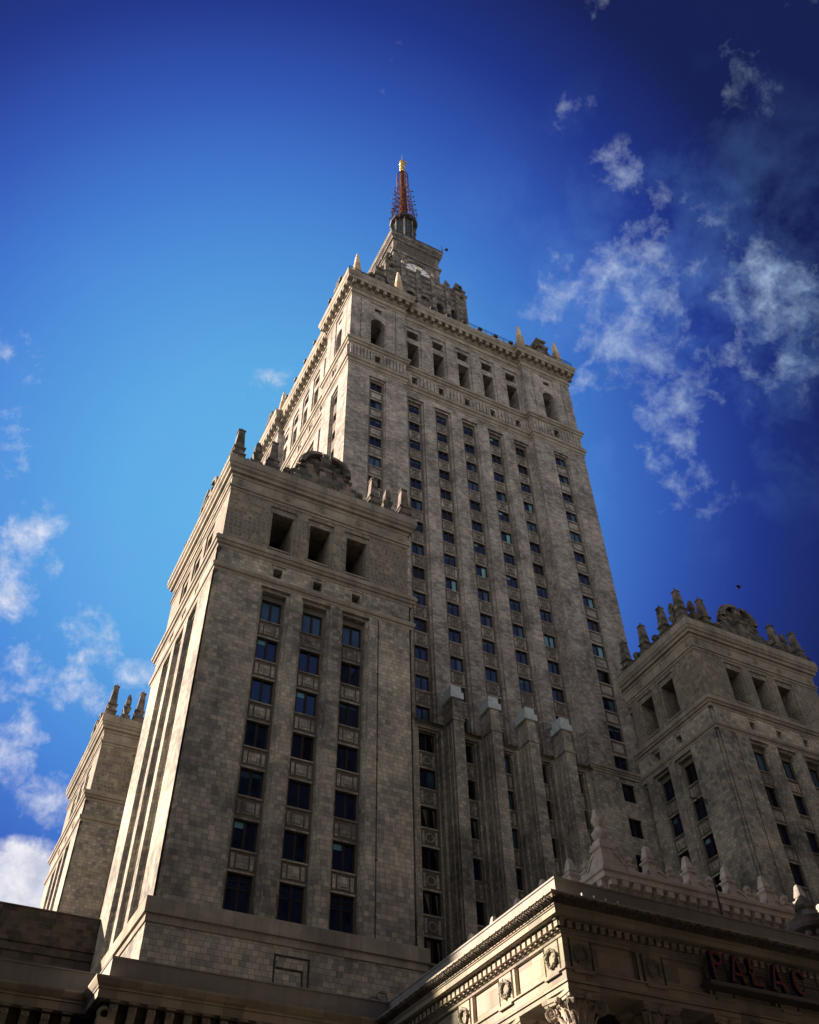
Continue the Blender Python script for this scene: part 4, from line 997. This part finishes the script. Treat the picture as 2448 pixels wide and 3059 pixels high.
# ------------------------------------------------------------------ crowned upper storey behind the portico attic
cs = thing('crested_storey', (TX, 32.0, 12.4), 'pale set-back storey crowned by a wavy parapet with obelisks, balls and corner urn', 'building')
CX0, CY0 = 27.0, 32.55; CX1 = 2*TX-CX0; CB = 50.0
m = MB(); m.sweep([(CX0, CY0), (CX1, CY0), (CX1, CB), (CX0, CB)], [(0, 12.35), (0, 18.95)]); m.build('wall', 'stone_pale', cs)
m = MB(); m.sweep([(CX0, CY0), (CX1, CY0), (CX1, CB), (CX0, CB)], [(-.1, 18.9), (.04, 18.92), (.06, 19.05), (.04, 19.1), (.06, 19.26), (.46, 19.33), (.46, 19.55), (.55, 19.62), (.58, 19.78), (.5, 19.85), (-.2, 19.88)])
for i in range(62):
    x = CX0-.14+i*.645; m.box(x, x+.34, CY0-.44, CY0-.03, 19.02, 19.31); m.box(x+.02, x+.32, CY0-.22, CY0-.03, 18.82, 19.02)
for i in range(26):
    y = CY0-.14+i*.645; m.box(CX0-.44, CX0-.03, y, y+.34, 19.02, 19.31); m.box(CX0-.22, CX0-.03, y+.02, y+.32, 18.82, 19.02)
m.build('cornice', 'stone_pale', cs)
def wave(u, p):
    t = (u/p) % 1.0
    P = [(0, .60), (.10, .60), (.18, .64), (.30, .46), (.40, .30), (.50, .30), (.60, .30), (.68, .15), (.74, .15), (.83, .34), (.90, .60), (.95, .62), (1.0, .60)]
    for (a, b), (c, d) in zip(P, P[1:]):
        if a <= t <= c:
            f = (t-a)/(c-a); f = f*f*(3-2*f); return b+(d-b)*f
pitch = 2.41
for fc, n, off in (('S', 9, 2.75), ('W', 5, 2.75)):
    N_, U_ = FR[fc]; O = (CX0+.05, CY0+.05, 19.87)
    def uu(v): return v if fc == 'S' else -v
    L = off+pitch*n
    prof = [(uu(v), wave(v-off, pitch)+(.75*max(0, 1-v/1.4) if v < 1.4 else 0)) for v in [i*L/(n*22) for i in range(n*22+1)]]
    pol = [(uu(0), 0)]+[(uu(L), 0)]+prof[::-1]
    if fc == 'W': pol = pol[::-1]
    m = MB(); m.prism((O[0]-N_[0]*.30, O[1]-N_[1]*.30, O[2]), U_, N_, pol, .34)
    pol2 = prof+[(a, b-.13) for a, b in prof[::-1]]
    if fc == 'S': pol2 = pol2[::-1]
    m.prism((O[0]-N_[0]*.35, O[1]-N_[1]*.35, O[2]+.02), U_, N_, pol2, .45)
    m.build('wavy_parapet', 'stone_pale', cs)
    for i in range(n):
        P = fr_point(fc, O, uu(off+pitch*i), 0, .12)
        q = MB(); q.sq(P[0], P[1], 19.87, [(.23, 0), (.23, .85), (.30, .92), (.30, 1.0), (.19, 1.04), (.18, 1.12), (.225, 1.18), (.20, 1.30), (.115, 1.72), (.08, 1.80), (.02, 1.84)]); q.build('obelisk', 'stone_pale', cs)
        P = fr_point(fc, O, uu(off+pitch*(i-.5)), 0, .12)
        q = MB(); q.sq(P[0], P[1], 20.2, [(.2, 0), (.2, .14), (.26, .18), (.26, .24), (.1, .3), (.1, .38)]); q.smooth = True; q.ball((P[0], P[1], 20.74), .18, 14, 9); q.smooth = False; q.build('ball_finial', 'stone_pale', cs)
q = MB(); q.sq(CX0+.15, CY0+.15, 19.87, [(0.360, 0), (0.331, .08), (0.331, .95), (0.360, .97), (0.432, 1.02), (0.446, 1.1), (0.389, 1.16), (0.389, 1.32), (0.302, 1.36), (0.288, 1.48), (0.202, 1.5)])
q.lathe(CX0+.15, CY0+.15, 21.36, [(0.187, 0), (0.302, .1), (0.403, .26), (0.418, .36), (0.360, .40), (0.230, .58), (0.158, .72), (0.202, .76), (0.230, .80), (0.331, 1.02), (0.317, 1.10), (0.173, 1.12)], 8, pi/8)
q.sq(CX0+.15, CY0+.15, 22.46, [(0.173, 0), (0.187, .06), (0.115, .5), (0.036, .58)]); q.build('corner_urn', 'stone_pale', cs)
# carved urn on the portico attic (cut by the right edge)
q = MB(); q.lathe(27.5, PY0+.9, 12.78, [(.75, 0), (.75, .25), (.55, .32), (.6, .45), (.82, .6), (.86, .72), (.8, .85), (.82, .95), (.62, 1.05), (.45, 1.2), (.30, 1.35), (.36, 1.45), (.26, 1.7), (.05, 1.95)], 16)
for k in range(12): a = 2*pi*k/12; q.ball((27.5+.66*cos(a), PY0+.9+.66*sin(a), 13.15), .14, 7, 5)
q.build('urn', 'stone_finial', pt)
m = MB(); m.tube((32.75, CY0-.72, 17.2), (32.85, CY0-.72, 20.3), .05, 6); m.box(32.4, 33.3, CY0-.8, CY0-.55, 17.2, 17.4); m.build('downpipe', 'iron', cs)

# ------------------------------------------------------------------ letters
sg = thing('letter_sign', (23.2, PY0-.3, 10.44), 'red and blue raised letters spelling PAŁAC mounted on the portico frieze', 'sign')
YL = PY0-.30
def letter(name, polys, x, wdt, h=.78, z=10.50):
    m = MB()
    for P in polys:
        pts = [(x+u*wdt, v*h) for u, v in P]
        # orientation: counter-clockwise
        ar = sum(pts[i][0]*pts[(i+1) % len(pts)][1]-pts[(i+1) % len(pts)][0]*pts[i][1] for i in range(len(pts)))
        if ar < 0: pts = pts[::-1]
        n0 = len(m.f); m.mi = 1; m.prism((0, YL, z), (1, 0, 0), (0, -1, 0), pts, .13); m.m[n0] = 1
        m.mi = 0; m.prism((0, YL-.131, z), (1, 0, 0), (0, -1, 0), pts, .02)
    return m.build(name, ['letter_red', 'letter_blue'], sg)
t = .22
bowl = [(t, 1.0), (.55, 1.0)]+[(.55+.45*cos(a), .74+.26*sin(a)) for a in [pi/2-i*pi/10 for i in range(11)]]+[(t, .48), (t, .59), (.52, .59)]+[(.52+.24*cos(a), .74+.15*sin(a)) for a in [-pi/2+i*pi/10 for i in range(11)]]+[(t, .89)]
letter('letter', [[(0, 0), (t, 0), (t, 1), (0, 1)], bowl], 21.16, .46)
A = [[(0, 0), (.17, 0), (.55, 1), (.42, 1)], [(.83, 0), (1, 0), (.58, 1), (.45, 1)], [(.22, .24), (.78, .24), (.74, .35), (.26, .35)]]
letter('letter', A, 21.84, .56); 
letter('letter', [[(.12, 0), (.32, 0), (.32, 1), (.12, 1)], [(.32, 0), (1, 0), (1, .12), (.32, .12)], [(0, .38), (.62, .62), (.62, .74), (0, .5)]], 22.58, .50)
letter('letter', A, 23.43, .56)
cpol = [(.55+.45*cos(a), .5+.5*sin(a)) for a in [radians(40+i*14) for i in range(21)]]
cin = [(.57+.26*cos(a), .5+.38*sin(a)) for a in [radians(320-i*14) for i in range(21)]]
letter('letter', [cpol+cin, [(.80, .70), (.97, .66), (.97, .92), (.88, .92)]], 24.28, .60)
m = MB()
for i in range(9): zz = 10.42+i*.072; m.tube((21.05, YL+.10, zz), (26.0, YL+.10, zz), .012, 4)
for i in range(8): x = 21.3+i*.62; m.tube((x, YL+.12, 10.3), (x, YL+.12, 11.2), .02, 4); m.tube((x, YL+.12, 10.6), (x, PY0+.01, 10.6), .02, 4)
m.box(20.95, 26.1, YL-.16, PY0-.002, 10.30, 10.42)
m.build('sign_rack', 'rack_grey', sg)

#%%WING
# ------------------------------------------------------------------ low front wing with console cornice
lw = thing('front_wing', (8.0, 34.0, GZ), 'low dark wing with bracketed cornice along the bottom left edge', 'building')
m = MB(); LX = 6.02
foot = [(-40, 34.85), (LX, 34.85), (LX, 33.12), (PX0+.06, 33.12), (PX0+.06, 55.9), (-40, 55.9)]
m.sweep(foot, [(0, 11.98), (0, 12.73), (.03, 12.735), (.03, 12.79), (0, 12.8)]); m.build('attic', 'plaster_attic', lw)
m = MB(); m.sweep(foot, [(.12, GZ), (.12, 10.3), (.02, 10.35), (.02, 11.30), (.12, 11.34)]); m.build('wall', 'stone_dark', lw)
m = MB(); m.sweep(foot, [(.0, 11.30), (.10, 11.33), (.30, 11.36), (.30, 11.62), (.34, 11.64), (.34, 11.70), (.38, 11.74), (.46, 11.88), (.48, 11.92), (.48, 11.99), (.3, 12.02), (0, 12.03)]); m.build('cornice', 'stone_portico', lw)
cm = MB()
prof = [(0, 0), (-.10, -.02), (-.20, -.10), (-.22, -.20), (-.15, -.34), (-.10, -.46), (-.11, -.58), (-.15, -.66), (-.13, -.74), (-.05, -.80), (0, -.80)]
A_ = [cm.vert((-.13, y, z)) for y, z in prof]; B_ = [cm.vert((.13, y, z)) for y, z in prof]
cm.face(A_[::-1]); cm.face(B_)
for k in range(len(prof)-1): cm.face((A_[k], A_[k+1], B_[k+1], B_[k]))
cm.box(-.17, .17, -.26, 0, 0.0, .05); cm.box(-.17, .17, -.16, 0, -.86, -.80)
cm.ring((0, -.235, -.18), (1, 0, 0), (0, 0, 1), (0, -1, 0), .06, .02, 12, 5)
q = cm.build('console', 'stone_portico'); CONS = q.data; bpy.data.objects.remove(q)
for i in range(16):
    o = bpy.data.objects.new('console', CONS); COL.objects.link(o); o.parent = lw; o.location = Vector((6.32+i*.62, 33.10, 11.30))-Vector(wloc(lw))
for i in range(8):
    o = bpy.data.objects.new('console', CONS); COL.objects.link(o); o.parent = lw; o.location = Vector((5.2-i*.66, 34.83, 11.30))-Vector(wloc(lw))
q = MB(); q.ring((LX+.05, 33.0, 10.95), (1, 0, 0), (0, 0, 1), (0, -1, 0), .18, .06, 14, 6); q.box(LX-.16, LX+.2, 32.85, 33.1, 10.4, 10.8); q.build('corner_bracket', 'stone_portico', lw)
h = MB()
for x0, x1, zt in ((16.0, 16.45, 13.3), (16.3, 16.72, 13.5)):
    y = 34.2
    pts = [(x0, y, 12.78), (x0, y, zt-.08), (x0+.08, y, zt), (x1-.08, y, zt), (x1, y, zt-.08), (x1, y, 12.78)]
    for a, b in zip(pts, pts[1:]): h.tube(a, b, .018, 6)
h.build('roof_ladder_hoop', 'iron', lw)
# side wing behind, against the sunlit tower wall
sw = thing('side_wing', (-10.0, 80.0, GZ), 'dark stepped wing butting against the sunlit wall of the nearest corner tower', 'building')
m = MB(); f2 = [(-34, 73.56), (11.94, 73.56), (11.94, 99), (-34, 99)]
m.sweep(f2, [(0, GZ), (0, 27.6), (.1, 27.65), (.1, 28.2), (.22, 28.25), (.25, 28.6), (.1, 28.62), (.1, 29.1), (.02, 29.15), (.02, 29.55), (-.06, 29.6), (-.06, 30.75), (.0, 30.76), (.0, 30.86), (-.1, 30.88)])
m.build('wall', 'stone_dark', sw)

# unseen row of houses added behind the viewpoint to block low sky light
for k, (x0, x1, hh) in enumerate(((-95, -27, 70), (-25, 24, 54), (26, 58, 90), (60, 112, 115))):
    ch = thing('city_house', ((x0+x1)/2, -9, GZ), ['dark city house behind the viewpoint, at the far left of the row', 'dark city house behind the viewpoint, second from the left of the row', 'dark city house behind the viewpoint, beside the tallest one', 'tallest dark city house behind the viewpoint, at the right of the row'][k], 'building', 'city houses around the square')
    m = MB(); m.deep = (1, 1)
    nb = int((x1-x0)/3.4); ops = []
    for i in range(nb):
        for j in range(int(hh/3.5)-1):
            u = -(x1-x0)/2+1.0+i*3.4; ops.append((u, u+1.5, 3.0+j*3.5, 5.0+j*3.5, .35))
    m.facade(((x0+x1)/2, -9, GZ), (-1, 0, 0), (0, 1, 0), -(x1-x0)/2, (x1-x0)/2, 0, hh, ops)
    m.box(x0, x1, -30, -9.6, GZ, GZ+hh); m.box(x0-.3, x1+.3, -30, -8.8, GZ+hh, GZ+hh+.6)
    m.build('wall', ['brick_dark', 'pane_dark'], ch)
# unseen high-rise added at left to shade the portico flank and crested storey
ch = thing('city_house', (-46.3, 78.0, GZ), 'slender dark city high-rise standing apart, well to the left of the view', 'building', 'city houses around the square')
m = MB(); m.deep = (1, 1)
m.facade((0, -9, 0), (0, -1, 0), (-1, 0, 0), -9, 9, 0, 76, [(-8+i*3.3, -6.3+i*3.3, 4+j*3.6, 6.1+j*3.6, .5) for i in range(5) for j in range(19)])
m.facade((11, 0, 0), (-1, 0, 0), (0, 1, 0), -11, 11, 0, 76, [(-10+i*3.4, -8.3+i*3.4, 4+j*3.6, 6.1+j*3.6, .5) for i in range(6) for j in range(19)])
m.box(.6, 22, -18, -.6, 0, 76); m.box(-.2, 22.2, -18.2, .15, 76.01, 77)
_me = bpy.data.meshes.new('wall'); _me.from_pydata(m.v, [], m.f); _me.materials.append(mat('stone_tower')); _me.materials.append(mat('pane_dark')); _me.polygons.foreach_set('material_index', m.m)
_o = bpy.data.objects.new('wall', _me); COL.objects.link(_o); _o.parent = ch; ch.rotation_euler = (0, 0, math.atan2(.625, -.781))
ch = thing('city_house', (-52, 16, GZ), 'dark city house at the street corner, standing left of the view', 'building', 'city houses around the square')  # added out of view to cut low sky light from the left
m = MB(); m.deep = (1, 1)
m.facade((-44, 16, GZ), (0, 1, 0), (1, 0, 0), -24, 26, 0, 52, [(-23+i*3.4, -21.4+i*3.4, 3+j*3.5, 5+j*3.5, .35) for i in range(14) for j in range(13)])
m.box(-64, -44.6, -8, 42, GZ, GZ+52); m.box(-64, -43.7, -8.3, 42.3, GZ+52, GZ+52.6); m.build('wall', ['brick_dark', 'pane_dark'], ch)

# ------------------------------------------------------------------ birds
def bird(name, loc, label, flying):
    b = MB(); b.smooth = True
    b.loft([[(x, r*cos(2*pi*k/8), z+r*sin(2*pi*k/8)) for k in range(8)] for x, r, z in ((-.20, .015, 0), (-.12, .04, 0), (0, .065, 0), (.10, .05, .01), (.15, .035, .02), (.19, .034, .025), (.23, .008, .02))])
    b.smooth = False
    b.poly([(-.18, -.02, 0), (-.18, .02, 0), (-.32, .06, -.01), (-.29, 0, 0), (-.32, -.06, -.01)])
    if flying:
        for s in (-1, 1):
            P = [(.08, s*.04, .03), (.11, s*.18, .10), (.06, s*.34, .13), (-.06, s*.52, .10), (-.05, s*.34, .11), (-.04, s*.18, .07), (-.08, s*.05, .02)]
            A = [b.vert(p) for p in P]; B = [b.vert((p[0], p[1], p[2]-.012)) for p in P]
            b.face(A); b.face(B[::-1])
            for k in range(len(P)): b.face((A[k], A[(k+1) % len(P)], B[(k+1) % len(P)], B[k]))
    else:
        for s in (-1, 1):
            b.loft([[(x, s*.055+r*.3*cos(2*pi*k/6), .0+r*sin(2*pi*k/6)) for k in range(6)] for x, r in ((.08, .02), (0, .055), (-.15, .04), (-.26, .01))])
            b.tube((.0, s*.03, -.05), (.01, s*.03, -.14), .008, 4)
    o = b.build(name, 'feather'); o.location = loc; tag(o, label, 'bird'); return o
d = Vector(pixdir(2209, 1755)).normalized()*62
o = bird('bird', d, 'small dark bird flying in open sky above the right-hand corner tower', True); o.rotation_euler = (radians(35), radians(-20), radians(-75))
o = bird('bird', (81.9, 56.15, 66.92), 'dark bird perched on the cornice end of the right-hand corner tower', False); o.scale = (1.7, 1.7, 1.7); o.rotation_euler = (0, radians(-35), radians(200))
